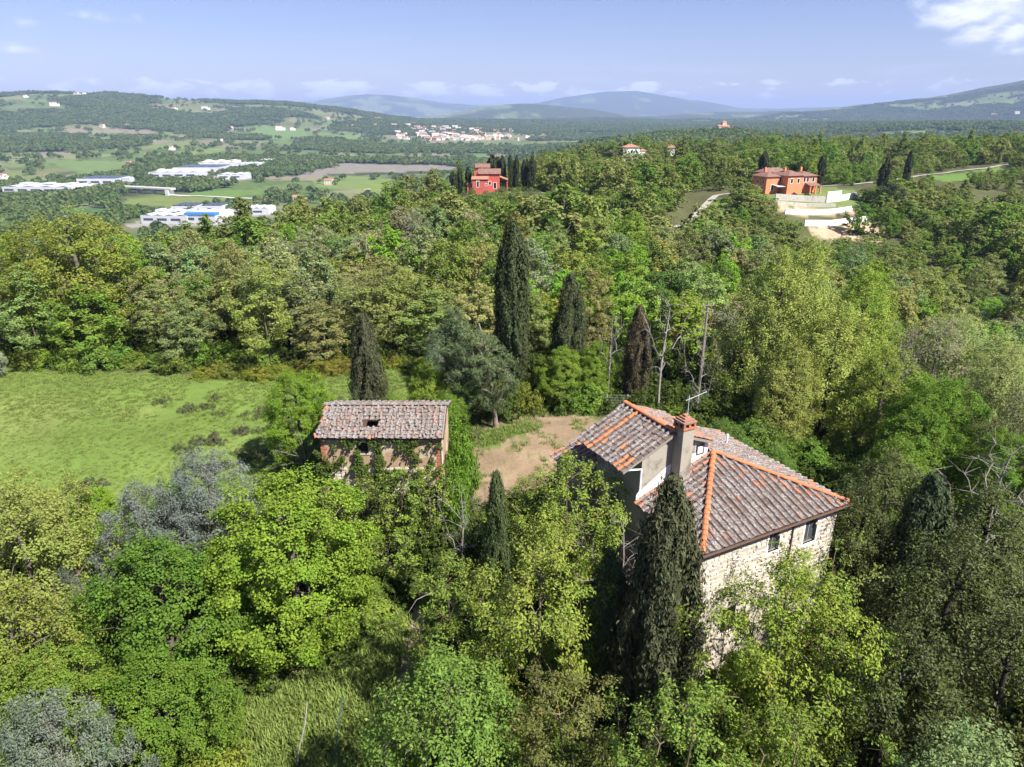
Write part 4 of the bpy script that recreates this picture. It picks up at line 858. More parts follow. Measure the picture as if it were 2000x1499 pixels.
# ------------------------------------------------------------------ houses further off
def gable(mb, x0, x1, y0, y1, z0, ze, rise, axis='x', over=.35, wall=0, roof=1):
    """a block with a pitched roof whose ridge runs along axis"""
    mb.box(x0, x1, y0, y1, z0, ze, wall)
    if axis == 'x':
        ym = (y0 + y1) / 2; h = rise; k = rise / ((y1 - y0) / 2) * over
        for xs in (x0, x1): mb.add([(xs, y0, ze), (xs, y1, ze), (xs, ym, ze + h)], [(0, 1, 2)], wall)
        for s, ya in ((1, y0 - over), (-1, y1 + over)): mb.slab([(x0 - over, ya, ze - k + .14), (x1 + over, ya, ze - k + .14), (x1 + over, ym, ze + h + .14), (x0 - over, ym, ze + h + .14)], .13, roof)
    else:
        xm = (x0 + x1) / 2; h = rise; k = rise / ((x1 - x0) / 2) * over
        for ys in (y0, y1): mb.add([(x0, ys, ze), (x1, ys, ze), (xm, ys, ze + h)], [(0, 1, 2)], wall)
        for xa in (x0 - over, x1 + over): mb.slab([(xa, y0 - over, ze - k + .14), (xa, y1 + over, ze - k + .14), (xm, y1 + over, ze + h + .14), (xm, y0 - over, ze + h + .14)], .13, roof)
    return mb
def hip(mb, x0, x1, y0, y1, z, rise, o=.4, mi=1):
    x0 -= o; x1 += o; y0 -= o; y1 += o; d = min(x1 - x0, y1 - y0) / 2
    if x1 - x0 >= y1 - y0: a, b = (x0 + d, (y0 + y1) / 2, z + rise), (x1 - d, (y0 + y1) / 2, z + rise)
    else: a, b = ((x0 + x1) / 2, y0 + d, z + rise), ((x0 + x1) / 2, y1 - d, z + rise)
    A, B, C, D = (x0, y0, z), (x1, y0, z), (x1, y1, z), (x0, y1, z)
    if x1 - x0 >= y1 - y0: mb.add([A, B, b, a], [(0, 1, 2, 3)], mi).add([C, D, a, b], [(0, 1, 2, 3)], mi).tri(B, C, b, mi).tri(D, A, a, mi)
    else: mb.add([B, C, b, a], [(0, 1, 2, 3)], mi).add([D, A, a, b], [(0, 1, 2, 3)], mi).tri(A, B, a, mi).tri(C, D, b, mi)
    mb.add([A, D, C, B], [(0, 1, 2, 3)], mi); return mb
def win(parent, x, y, z, w, h, face='y', s=-1, glass='dark', frame='white_wall'):
    f = MB(); t_ = .06
    def bx(a0, a1, c0, c1, d0, d1):
        if face == 'y': f.box(a0, a1, min(d0, d1), max(d0, d1), c0, c1)
        else: f.box(min(d0, d1), max(d0, d1), a0, a1, c0, c1)
    p = y if face == 'y' else x; q = x if face == 'y' else y
    bx(q - w / 2 - .12, q - w / 2, z - .12, z + h + .12, p, p + s * t_); bx(q + w / 2, q + w / 2 + .12, z - .12, z + h + .12, p, p + s * t_)
    bx(q - w / 2, q + w / 2, z + h, z + h + .12, p, p + s * t_); bx(q - w / 2, q + w / 2, z - .12, z, p, p + s * t_)
    o = f.build('window', M[frame], parent); f = MB(); bx(q - w / 2, q + w / 2, z, z + h, p + s * .004, p + s * .03); f.build('pane', M[glass], o); return o
def part(name, mat, parent, fn):
    mb = MB(); fn(mb); return mb.build(name, mat if isinstance(mat, list) else M[mat], parent)
def red_house():
    h = tag(empty('red_house', (-8.6, 240, 0)), 'red plastered house with stepped tiled roofs among tall cypresses', 'house')
    two = lambda a, b: [M[a], M[b]]
    part('main_block', two('red_wall', 'roof'), h, lambda m: gable(m, -2.4, 4.5, 0, 6, 0, 7.0, 1.3, 'x', .4))
    part('tower', two('red_wall', 'roof'), h, lambda m: gable(m, -3.6, .9, 4.2, 8.2, 0, 8.7, 1.0, 'x', .35))
    part('front_wing', two('red_wall', 'roof_terracotta'), h, lambda m: gable(m, -4.4, .7, -5.2, -.02, -1, 5.6, .7, 'x', .3))
    part('side_block', two('red_wall', 'roof_terracotta'), h, lambda m: m.box(-6.2, -4.42, -4.2, 0, -1, 3.9).box(-6.3, -4.43, -4.3, .1, 3.9, 4.05, 1))
    part('bell_wall', 'red_wall', h, lambda m: m.box(-4.0, -2.9, 1.0, 2.2, 3, 7.6))
    pr = part('porch_roof', 'roof_terracotta', h, lambda m: m.slab([(4.5, 0, 6.0), (4.5, 5, 6.0), (7.3, 5, 5.0), (7.3, 0, 5.0)], .18))
    for y in (.2, 4.8): part('porch_post', 'red_wall', h, lambda m: m.box(6.8, 7.15, y, y + .35, 0, 4.9))
    for i, x in enumerate((-1.2, -.5, 1.9, 2.6)): part('roof_window', 'solar', h, lambda m: m.slab([(x, .8, 7.30), (x + .55, .8, 7.30), (x + .55, 1.8, 7.72), (x, 1.8, 7.72)], .1))
    for (x, z, w, hh) in ((1.2, 3.4, .7, 1.1), (2.9, 2.2, .9, 1.9)): win(h, x, 0, z, w, hh)
    win(h, -2.6, -5.2, 3.2, .65, 1.7); win(h, .1, -5.2, 3.6, .5, .6)
    part('arch', 'white_wall', h, lambda m: m.tube([(-2.6 + .5 * math.cos(a), -5.28, 4.9 + .5 * math.sin(a)) for a in np.linspace(0, math.pi, 7)], .09, 5))
    win(h, -2.3, 4.2, 7.4, .6, .7)
    part('chimney', 'red_wall', h, lambda m: m.box(-1.7, -1.2, 3.0, 3.5, 7.5, 8.9))
red_house()
def orange_villa():
    h = tag(empty('orange_villa', (95.7, 247, 0), R_(20)), 'orange villa of three staggered blocks above white terrace walls', 'house'); two = [M['orange_wall'], M['roof']]
    def blk(m, x0, x1, y0, y1, ze, r): m.box(x0, x1, y0, y1, -2, ze); hip(m, x0, x1, y0, y1, ze, r, .5)
    part('left_block', two, h, lambda m: blk(m, -9.4, -4.0, .6, 8, 5.6, 1.3)); part('middle_block', two, h, lambda m: blk(m, -3.2, 3.2, -2.6, 6, 6.0, 1.6)); part('right_block', two, h, lambda m: blk(m, 3.6, 10.2, -1.4, 6, 5.6, 1.4)); part('rear_block', two, h, lambda m: blk(m, -6, 4, 6.4, 11, 6.5, 1.4))
    part('veranda_roof', 'roof', h, lambda m: m.slab([(5.2, -4.2, 2.6), (10.0, -4.2, 2.6), (10.0, -1.42, 3.4), (5.2, -1.42, 3.4)], .15))
    for x in (5.4, 7.6, 9.7): part('veranda_post', 'orange_wall', h, lambda m: m.box(x, x + .4, -4.1, -3.7, -1, 2.55))
    part('canopy', 'grey_roof', h, lambda m: m.slab([(-6.6, -2.2, 2.5), (-3.3, -2.2, 2.5), (-3.3, .4, 2.9), (-6.6, .4, 2.9)], .1))
    for x in (-1.6, 1.2): win(h, x, -2.6, 3.6, .9, 1.4)
    for x in (4.8, 6.2, 8.6): win(h, x, -1.4, 3.7, .9, 1.3)
    for y in (1.0, 3.6): win(h, -3.2, y, 3.7, .8, 1.3, 'x')
    for y in (2.2, 5): win(h, -9.4, y, 3.2, .8, 1.2, 'x')
    win(h, -6.8, .6, 1.0, 1.0, 1.9)
    for x, y in ((-1.2, 2), (-7, 5), (6.5, 3)): part('chimney', 'orange_wall', h, lambda m: m.box(x, x + .7, y, y + .7, 6.2, 8.3))
orange_villa()
def draped_wall(name, pts, hgt, th, mat, label, group=None, dz=-.6, coping=None):
    P = np.array(pts, float); z = min(hz(a, b) for a, b in pts); e = tag(empty(name, (P[0][0], P[0][1], z)), label, 'wall', group)
    for i in range(len(P) - 1):
        a, b = P[i], P[i + 1]; d = (b - a) / np.linalg.norm(b - a); n = np.array([-d[1], d[0]]) * th; za, zb = hz(*a) - z, hz(*b) - z; q = lambda p, zz: (p[0] - P[0][0], p[1] - P[0][1], zz)
        m = MB(); V = [q(a, za + dz), q(b, zb + dz), q(b + n, zb + dz), q(a + n, za + dz), q(a, za + hgt), q(b, zb + hgt), q(b + n, zb + hgt), q(a + n, za + hgt)]
        m.add(V, [(3, 2, 1, 0), (4, 5, 6, 7), (0, 1, 5, 4), (1, 2, 6, 5), (2, 3, 7, 6), (3, 0, 4, 7)]); m.build('wall_section', M[mat], e)
    return e
draped_wall('retaining_wall', [(85.5, 221), (95, 223), (104, 226), (110, 228.5)], 1.5, .5, 'white_wall', 'upper of the two long white retaining walls below the orange villa')
draped_wall('retaining_wall', [(88, 211), (97, 213), (105, 216), (110, 218)], 1.7, .5, 'white_wall', 'lower of the two long white retaining walls below the orange villa')
draped_wall('retaining_wall', [(104.5, 236), (110, 238)], 3.4, .5, 'white_wall', 'tall white wall stub under the villa terrace')
draped_wall('retaining_wall', [(110, 238), (118, 243)], 1.9, .5, 'white_wall', 'white garden wall running from the villa terrace to the road')
draped_wall('stone_wall', [(87, 235), (97, 236), (104, 236)], 1.9, .6, 'stone_grey', 'grey dry-stone wall just below the orange villa')
draped_wall('stone_wall', [(86, 230), (96, 231), (106, 232)], 1.0, .6, 'stone_grey', 'low rough stone wall above the bare earth bank')
def white_villa(x, y, w, d, hgt, label, rz=.0, annex=True):
    h = tag(empty('white_villa' if annex else 'white_outbuilding', (x, y, hz(x, y)), rz), label, 'house'); two = [M['white_wall'], M['roof_terracotta']]
    part('main_block', two, h, lambda m: hip(m.box(-w / 2, w / 2, 0, d, -3, hgt), -w / 2, w / 2, 0, d, hgt, 1.7, .6))
    if annex: part('side_block', two, h, lambda m: hip(m.box(w / 2 + .02, w / 2 + 5.5, 1, d - 1, -3, hgt - 2.2), w / 2, w / 2 + 5.5, 1, d - 1, hgt - 2.2, 1.1, .4))
    n = 3 if annex else 2
    for k in range(n):
        for z in ((.8, 3.6) if annex else (2.4,)): win(h, -w / 2 + w * (k + .5) / n, 0, z, 1.0, 1.4, frame='cream_wall')
    if annex: part('garden_wall', 'white_wall', h, lambda m: m.box(-w / 2 - 4, w / 2 + 9, -7, -6.6, -3, .8))
white_villa(77, 470, 10.5, 8, 7.2, 'white hip-roofed villa on the wooded ridge, the larger of the two', .05)
white_villa(103.5, 474, 4.6, 5, 7.0, 'small white tower-like house beside the white ridge-top villa', -.1, False)
def teal_shelter():
    x, y = 222, 412; h = tag(empty('shelter', (x, y, hz(x, y) - .2), R_(-22)), 'teal arched tent shelter with open front on the lawn', 'shelter')
    A = [(3.4, 0), (3.4, 2.2), (2.2, 3.4), (0, 4.3), (-2.2, 3.4), (-3.4, 2.2), (-3.4, 0)]
    def sk(m):
        for i in range(6):
            (a, b), (c, d) = A[i], A[i + 1]
            m.add([(a, 0, b), (c, 0, d), (c, 7, d), (a, 7, b)], [(0, 1, 2, 3)]); m.add([(a * .97, 0, b * .97), (a * .97, 7, b * .97), (c * .97, 7, d * .97), (c * .97, 0, d * .97)], [(0, 1, 2, 3)])
    part('cover', 'teal', h, sk); part('back_sheet', 'teal', h, lambda m: m.add([(a, 6.9, b) for a, b in A], [tuple(range(7))]))
    for y_ in (0, 3.5, 7): part('hoop', 'metal', h, lambda m: m.tube([(a * 1.01, y_, b * 1.01) for a, b in A], .06, 5))
teal_shelter()
# factories on the valley floor
def factory(x, y, w, d, hgt, roof, label, rz=0., stripes=0, wall='white_metal', parapet=True, skylights=0):
    z = hz(x, y); f = tag(empty('factory', (x, y, z - 1), R_(rz)), label, 'factory', 'factories on the valley floor')
    part('wall', wall, f, lambda m: m.box(-w / 2, w / 2, 0, d, -4, hgt))
    part('roof', roof, f, lambda m: [m.slab([(-w / 2 + .4 + k * (w - .8) / 4, .4, hgt + .05), (-w / 2 + .4 + (k + .5) * (w - .8) / 4, .4, hgt + 1.3), (-w / 2 + .4 + (k + .5) * (w - .8) / 4, d - .4, hgt + 1.3), (-w / 2 + .4 + k * (w - .8) / 4, d - .4, hgt + .05)], .1) and m.slab([(-w / 2 + .4 + (k + .5) * (w - .8) / 4, .4, hgt + 1.3), (-w / 2 + .4 + (k + 1) * (w - .8) / 4, .4, hgt + .05), (-w / 2 + .4 + (k + 1) * (w - .8) / 4, d - .4, hgt + .05), (-w / 2 + .4 + (k + .5) * (w - .8) / 4, d - .4, hgt + 1.3)], .1) for k in range(4)])
    for k in range(stripes): part('window_band', 'solar', f, lambda m: m.box(-w / 2 + 3 + k * (w - 6) / stripes, -w / 2 + 3 + (k + .7) * (w - 6) / stripes, -.15, -.05, hgt * .45, hgt * .7))
    for k in range(skylights): part('roof_unit', 'grey_roof', f, lambda m: m.box(-w / 2 + w * (k + .3) / skylights, -w / 2 + w * (k + .6) / skylights, d * .4, d * .7, hgt + 1.32, hgt + 3.4))
    return f
factory(-666, 1003, 104, 52, 10, 'white_metal', 'long white factory front at the left end of the valley floor', -4, 5, skylights=3)
factory(-640, 1106, 60, 46, 12, 'solar', 'white factory with dark solar roof in front of the left fields', 3, 3)
factory(-588, 1094, 12, 14, 14, 'white_metal', 'small white tower block standing by the valley bridge', 0, 1)
factory(-574, 1224, 84, 60, 12, 'white_metal', 'broad white factory shed, front one of the long cluster', 5, 4, skylights=4)
factory(-586, 1340, 84, 66, 12, 'solar', 'middle shed of the long white factory cluster with dark roof panels', 3, 3)
factory(-597, 1466, 78, 70, 12, 'cream_wall', 'pale cream roofed shed at the back of the factory cluster', 6, 2, skylights=3)
factory(-530, 1455, 46, 50, 11, 'white_metal', 'white shed at the far right end of the factory cluster', 6, 2)
factory(-545, 1586, 40, 40, 10, 'grey_roof', 'distant small pale shed behind the factory cluster', 0, 1)
factory(-484, 1240, 46, 40, 9, 'grey_roof', 'low grey-roofed shed right of the front white factory', 4, 2)
factory(-354, 716, 50, 46, 9, 'grey_roof', 'grey-roofed factory left of the blue-striped one, behind the trees', -6, 3, skylights=3)
fb = factory(-318, 714, 36, 40, 10, 'white_metal', 'white factory with a bright blue roof band above the treetops', -6, 2)
part('blue_roof_band', 'blue_roof', fb, lambda m: m.box(-14, 18.3, -.6, 9, 9.6, 11.9))
factory(-377, 812, 28, 30, 8, 'solar', 'small shed with dark solar panels behind the blue-roofed factory', 0, 1)
factory(-345, 812, 24, 26, 8, 'solar', 'dark-roofed twin shed nearest the field road', 0, 1)
factory(-287, 784, 34, 26, 8, 'grey_roof', 'white shed with grey roof showing right of the blue roof', 0, 2)
def bridge():
    a = np.array((-558., 1027.)); b = np.array((-478., 996.)); z = hz(*a); e = tag(empty('road_bridge', (a[0], a[1], z), math.atan2(b[1] - a[1], b[0] - a[0])), 'pale road bridge with two abutments crossing the valley fields', 'bridge'); L = np.linalg.norm(b - a)
    part('deck', 'concrete', e, lambda m: m.box(-8, L + 8, -4.5, 4.5, 6.2, 7.6)); 
    for s in (-4.6, 4.3): part('parapet', 'white_wall', e, lambda m: m.box(-8, L + 8, s, s + .3, 7.6, 8.7))
    for x in (0, L): part('abutment', 'white_wall', e, lambda m: m.prism([(x - 3, -5), (x + 3, -5), (x + 3, 5), (x - 3, 5)], -4, 6.2))
    for x in (L * .33, L * .66): part('pier', 'concrete', e, lambda m: m.box(x - .8, x + .8, -3, 3, -4, 6.2))
bridge()
# country houses and the hillside town: each house a thing of its own
def house_mesh(seed, w, d, h, wall, roof):
    rng = random.Random(seed); mb = MB(); gable(mb, -w / 2, w / 2, -d / 2, d / 2, -4, h, d * .17, 'x', .6)
    if rng.random() < .6: gable(mb, w / 2 + .02, w / 2 + w * .45, -d * .35, d * .3, -4, h * .66, d * .11, 'x', .5)
    for k in range(3):
        for z in (1.0, h * .55): mb.box(-w / 2 + w * (k + .5) / 3 - .6, -w / 2 + w * (k + .5) / 3 + .6, -d / 2 - .08, -d / 2 - .02, z, z + 1.5, 2)
    return mb.mesh('house', [M[wall], M[roof], M['dark']])
HM = [house_mesh(1, 13, 10, 8, 'white_wall', 'roof_terracotta'), house_mesh(2, 15, 10, 9, 'cream_wall', 'roof_terracotta'), house_mesh(3, 12, 9, 10, 'white_wall', 'roof_terracotta'), house_mesh(4, 22, 11, 12, 'white_wall', 'roof_terracotta'), house_mesh(5, 14, 10, 9, 'pink_wall', 'roof_terracotta'), house_mesh(6, 24, 12, 14, 'cream_wall', 'grey_roof')]
HOUSES = []
def place_house(name, k, x, y, rz, s, label, cat='house', group=None):
    o = link(bpy.data.objects.new(name, HM[k])); o.location = (x, y, hz(x, y)); o.rotation_euler = (0, 0, rz); o.scale = (s, s, s); tag(o, label, cat, group); HOUSES.append((x, y)); return o
rng = random.Random(77)
WN = ('white', 'cream', 'white tall', 'large white', 'pink', 'large cream')
tn = 0
while tn < 190:
    Y = rng.uniform(2660, 3560); k = (Y - 2660) / 900; u = rng.gauss(-.082 - .015 * k, .045)
    if not -.172 < u < .03: continue
    X = Y / 1.06 * u
    if any((X - a) ** 2 + (Y - b) ** 2 < 14 ** 2 for a, b in HOUSES): continue
    j = rng.choice((0, 0, 1, 1, 2, 2, 3, 4, 5)); tn += 1
    place_house('town_house', j, X, Y, rng.uniform(-.5, .5), rng.uniform(.85, 1.15), '%s house among the roofs of the distant hillside town' % WN[j], 'house', '%s houses of the distant hillside town' % WN[j])
spots = [(-2151,3703,3,'long white villa on the skyline of the left ridge'),(-2178,3818,0,'white house at the highest point of the left ridge'),(-2075,3795,1,'cream house just right of the skyline villa'),(-2292,3527,2,'pale house near the far left skyline'),(-1992,3239,3,'bright white house high on the left hillside'),(-1729,3097,1,'cream farm midway up the left hillside'),(-1904,2958,0,'white farm low on the far left hillside'),(-1446,2777,2,'white farm among green fields below the left ridge'),(-1541,3394,0,'white house at the head of a wooded fold'),(-1445,3500,3,'group house with pale walls on the middle ridge slope'),(-1377,3382,4,'pink hillside farm under the middle ridge'),(-1257,3257,1,'cream hillside farm right of the pink one'),(-1368,3167,0,'white farm lower on the middle slope'),(-934,2954,3,'long white farm above the striped green field'),(-888,2970,0,'white barn beside the long farm above the green field'),(-1115,2928,2,'white house left of the striped green field'),(-899,3610,1,'cream house on the right shoulder of the ridge'),(-834,3656,0,'white house on the right shoulder of the ridge'),(-475,2185,4,'pink house beneath the two bright fields'),(-704,3883,3,'large pale house on the ridge above the town'),(-520,3909,1,'cream house on the hill crest behind the town'),(-911,2307,0,'white farm in the middle of the hillside fields'),(-904,1935,2,'white farm at the foot of the hillside fields'),(-789,1496,4,'pink roadside house behind the left factory'),(-858,1716,1,'cream house in trees behind the bright meadow'),(-866,1222,0,'white house at the left edge above the factories'),(-772,1097,4,'row of red-roofed sheds at the left edge'),(-1521,2739,1,'cream farm beside the brown hillside field'),(228,2500,0,'white house alone right of the town'),(1082,1851,2,'pale house in the wooded plain on the right'),(2927,4510,3,'first large house of the village under the right mountain'),(3027,4454,5,'second large block of the village under the right mountain'),(2990,4600,1,'cream house of the village under the right mountain'),(3080,4550,0,'white house of the village under the right mountain'),(3130,4480,4,'pink house of the village under the right mountain'),(-279,927,0,'white house with a tiled roof on the low green knoll'),(-294,1154,1,'tall cream house half hidden by dark trees on the valley edge'),(-1700,2300,1,'cream farm on the lower left slopes'),(-1300,2450,2,'white farmhouse with trees on the lower slopes'),(-1050,2560,4,'pink farm near the olive fields'),(-700,3250,0,'white villa on the wooded slope above the town road'),(-620,3350,2,'tall white house on the slope left of the town'),(150,3900,1,'cream farm on the far green hill right of town'),(420,3600,0,'white farm in the far wooded hills'),(1700,5200,3,'pale hamlet house under the right hills'),(2300,5600,0,'white farm below the right mountain'),(1900,5600,1,'cream farm in the far right fields')]
for (x, y, k, lb) in spots: place_house('country_house', k, x, y, rng.uniform(-.5, .5), 1.15 if y > 2500 else .9, lb)
def castle():
    x, y = 399, 1392; z = hz(x, y); c = tag(empty('castle', (x, y, z), .2), 'brown hilltop castle with square tower on the dark wooded hill', 'castle')
    part('keep', [M['pink_wall'], M['roof_terracotta']], c, lambda m: gable(m, -12, 10, -6, 8, -5, 12, 2.5, 'x', .6)); part('tower', [M['pink_wall'], M['roof_terracotta']], c, lambda m: hip(m.box(-3, 5, -2, 6, 0, 20), -3, 5, -2, 6, 20, 2.4, .6))
    part('wing', [M['pink_wall'], M['roof_terracotta']], c, lambda m: gable(m, -30, -12.1, -4, 6, -5, 7, 2, 'x', .6)); part('wing', [M['pink_wall'], M['roof_terracotta']], c, lambda m: gable(m, 10.1, 22, -4, 6, -5, 8, 2, 'x', .6))
castle()
# ------------------------------------------------------------------ planting: near trees one by one
CYP = (.044, .048, .024)
near = [
 # name, kind, x, y, height, radius, colour, label, category
 ('maple_tree','maple',-12.0,31.4,11.2,4.5,(.122,.176,.022),'big rounded bright lime-green maple, largest of the trees at lower left'),
 ('maple_tree','maple_b',-17.6,28.2,9.8,3.9,(.070,.120,.018),'darker green maple just left of the big lime-green one'),
 ('maple_tree','maple_b',-16.4,24.4,6.8,3.0,(.078,.125,.018),'low green maple at the bottom edge below the darker maple'),
 ('maple_tree','maple',-20.3,22.8,8.0,2.9,(.105,.150,.024),'small green maple between the grey olive and the khaki oak'),
 ('oak_tree','oak',-26.0,31.0,10.2,3.9,(.150,.170,.044),'khaki yellow oak on the left edge, lower one'),
 ('oak_tree','oak',-30.0,35.5,8.4,4.0,(.160,.178,.046),'khaki yellow oak on the left edge, upper one by the meadow'),
 ('oak_tree','oak',-23.4,25.8,9.2,3.0,(.140,.160,.034),'olive green oak at lower left above the grey olive'),
 ('field_maple','maple_b',-27.0,39.2,5.2,2.5,(.130,.195,.022),'bright green rounded tree at the near edge of the meadow'),
 ('field_maple','maple_b',-22.8,40.6,4.8,2.2,(.110,.170,.020),'smaller bright green tree beside the meadow, above the grey olives'),
 ('olive_tree','olive',-18.6,37.0,9.4,3.5,(.120,.136,.132),'large grey-blue olive tree between meadow and barn'),
 ('olive_tree','olive',-21.2,34.2,8.8,3.0,(.112,.126,.120),'grey-blue olive tree leaning on the large one'),
 ('olive_tree','olive',-18.4,20.4,9.0,2.7,(.118,.136,.112),'grey olive tree in the bottom left corner'),
 ('olive_tree','olive',-23.5,30.0,6.4,1.8,(.085,.098,.075),'small dark grey olive between the khaki oak and the maples'),
 ('spray_tree','spray',-2.6,19.6,12.2,3.7,(.100,.155,.032),'fresh green bushy tree at bottom centre with upright sprays'),
 ('robinia_tree','robinia',1.3,24.6,13.2,3.5,(.150,.180,.034),'yellow-green robinia with ochre branches in the centre foreground'),
 ('robinia_tree','robinia_b',-2.9,27.0,9.6,2.9,(.120,.160,.030),'olive green robinia left of the small dark cypress'),
 ('robinia_tree','robinia_b',3.0,31.3,11.0,3.3,(.135,.175,.032),'thin robinia with ochre twigs in front of the farmhouse gable'),
 ('robinia_tree','robinia',10.6,21.6,13.2,3.5,(.150,.190,.030),'yellow-green robinia in front of the farmhouse stone wall'),
 ('robinia_tree','robinia_b',5.9,17.4,11.4,3.0,(.120,.175,.034),'light green robinia at the bottom edge under the big cypress'),
 ('robinia_tree','robinia_b',9.4,17.2,11.0,2.8,(.125,.165,.032),'light green robinia at the bottom edge, right of the cypress foot'),
 ('robinia_tree','robinia_thin',14.4,25.6,11.0,2.6,(.120,.150,.035),'nearly bare robinia at the right corner of the farmhouse'),
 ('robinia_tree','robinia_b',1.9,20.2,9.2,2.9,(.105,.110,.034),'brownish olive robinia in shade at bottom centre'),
 ('robinia_tree','robinia',1.2,34.0,8.4,2.9,(.115,.150,.028),'leafy robinia at the near edge of the dirt yard'),
 ('robinia_tree','robinia_thin',3.4,31.9,10.6,2.6,(.125,.165,.030),'thin robinia close against the shaded farmhouse wall'),
 ('robinia_tree','robinia_b',-.4,37.0,4.6,2.2,(.110,.150,.026),'low robinia between slim cypress and yard'),
 ('robinia_tree','robinia_b',11.9,23.2,11.4,3.0,(.135,.178,.030),'yellow-green robinia hiding the lower right part of the stone wall'),
 ('dark_tree','dead_b',5.2,27.6,10.4,2.4,CYP,'bare dark-limbed tree between the lean-to and the big cypress'),
 ('holm_oak','holm',19.6,25.2,12.0,3.9,(.042,.050,.013),'large dark evergreen oak at lower right'),
 ('holm_oak','holm_b',18.8,31.6,10.4,3.0,(.046,.054,.013),'dark evergreen oak touching the farmhouse right corner'),
 ('holm_oak','holm_b',23.6,29.5,11.6,3.6,(.050,.058,.015),'evergreen oak at the right edge level with the house eaves'),
 ('holm_oak','holm',14.8,20.4,11.8,3.3,(.038,.047,.013),'dark evergreen oak at bottom right beside the robinia'),
 ('holm_oak','holm_b',18.8,20.6,12.6,3.4,(.050,.058,.015),'olive-tinted evergreen oak in the right bottom corner'),
 ('holm_oak','holm',24.6,24.6,11.0,3.4,(.044,.053,.015),'evergreen oak on the right edge below the bare grey tree'),
 ('holm_oak','holm',22.3,36.0,9.8,3.2,(.055,.066,.018),'evergreen oak behind the right end of the farmhouse roof'),
 ('willow_tree','spray',14.9,16.2,11.8,3.2,(0.143,0.189,0.081),'pale grey-green bushy tree in the bottom right corner'),
 ('willow_tree','spray',19.0,16.0,10.6,3.0,(0.130,0.182,0.075),'pale grey-green tree on the right edge at the very bottom'),
 ('elm_tree','maple',-16.9,50.2,8.6,2.9,(.110,.170,.020),'dense bright green tree left of the barn at the meadow edge'),
 ('elm_tree','maple_b',-14.2,49.4,6.8,2.3,(.115,.175,.022),'bright green bush-like tree behind the barn left corner'),
 ('ash_tree','maple_b',-7.4,56.5,6.6,2.4,(.135,.185,.026),'fresh green tree between barn cypress and the leaning pine'),
 ('ash_tree','spray',-9.6,51.5,5.4,2.0,(.115,.165,.026),'low fresh green tree just behind the barn ridge'),
 ('ash_tree','spray',-5.2,52.0,5.2,1.9,(.105,.165,.024),'green tree beside the yard behind the barn right corner'),
 ('ash_tree','maple_b',4.8,61.8,6.0,2.6,(.115,.165,.024),'yellow-green bush tree under the tall cypress by the yard'),
 ('ash_tree','maple_b',8.2,63.0,6.2,2.5,(.110,.160,.022),'yellow-green bush tree between the tall and the short cypress'),
 ('poplar_tree','poplar',26.0,66.0,17.6,4.6,(0.195,0.221,0.060),'tall yellow-green poplar, left front of the big clump behind the house'),
 ('poplar_tree','poplar_b',31.0,72.0,19.0,4.8,(0.189,0.215,0.055),'tall yellow-green poplar at the back of the big clump'),
 ('poplar_tree','poplar',36.5,70.0,17.0,4.8,(0.163,0.202,0.039),'greener poplar on the right flank of the big clump'),
 ('poplar_tree','poplar_b',30.2,61.5,14.2,4.4,(0.195,0.218,0.057),'broad khaki poplar in the middle of the big clump'),
 ('poplar_tree','poplar',24.6,57.5,10.6,3.4,(0.176,0.189,0.052),'lower khaki poplar nearest to the farmhouse roof'),
 ('poplar_tree','poplar_b',33.6,58.0,11.4,3.8,(0.150,0.182,0.039),'lower green poplar at the right foot of the big clump'),
 ('poplar_tree','poplar',39.5,76.0,16.6,4.4,(0.117,0.195,0.026),'bright green poplar behind the right flank of the big clump'),
 ('budding_tree','budding',46.5,72.0,13.0,5.0,(0.163,0.163,0.081),'grey-brown budding tree right of the big poplar clump'),
 ('budding_tree','budding',39.5,46.0,12.4,4.2,(0.150,0.153,0.065),'sparse budding tree at the right edge above the evergreen oaks'),
 ('willow_tree','spray',52.0,70.0,12.0,4.6,(0.195,0.221,0.081),'pale yellow willow at the right edge of the picture'),
 ('willow_tree','spray',47.0,62.0,12.0,4.4,(0.176,0.195,0.075),'pale olive willow below the budding tree at right'),
 ('willow_tree','spray',54.0,80.0,12.0,5.0,(0.163,0.202,0.081),'pale willow thicket near the strip meadow on the right'),
 ('maple_tree','maple_b',38.6,60.5,9.0,3.2,(.105,.170,.022),'bright green tree in the hollow right of the poplar clump'),
 ('maple_tree','maple',35.0,52.0,10.2,3.6,(.085,.145,.018),'mid green tree halfway down the right-hand slope'),
 ('maple_tree','maple_b',30.0,46.0,9.2,3.5,(.080,.130,.018),'mid green tree behind the house right of its roof'),
 ('maple_tree','maple_b',26.0,41.5,8.2,3.0,(.095,.140,.022),'green tree close behind the farmhouse roof corner'),
 ('maple_tree','maple',34.5,42.5,8.8,3.2,(.090,.145,.020),'green tree at the right edge beside the bare grey tree'),
 ('laurel_tree','spray',17.6,41.5,6.4,2.8,(.070,.120,.022),'dark green laurel behind the farmhouse right slope'),
 ('laurel_tree','spray',15.6,46.5,5.8,2.8,(.080,.125,.026),'green laurel thicket behind the upper roof of the farmhouse'),
 ('laurel_tree','shrub_b',19.8,50.5,4.8,3.0,(.075,.115,.022),'rounded dark shrub tree below the poplar clump'),
 ('oak_tree','oak',-52.0,82.0,16.6,7.6,(.142,.158,.028),'huge golden-olive oak at the left end of the wood'),
 ('oak_tree','oak',-60.5,86.0,14.6,6.0,(.138,.154,.028),'golden-olive oak cut by the left edge of the picture'),
 ('hawthorn_tree','maple_b',-56.6,69.5,5.0,2.0,(.240,.260,.200),'white-blossomed hawthorn at the left edge of the meadow'),
 ('fig_tree','holm_b',-6.8,68.0,7.0,3.0,(.075,.095,.060),'dark blue-green tree behind the leaning pine'),
]
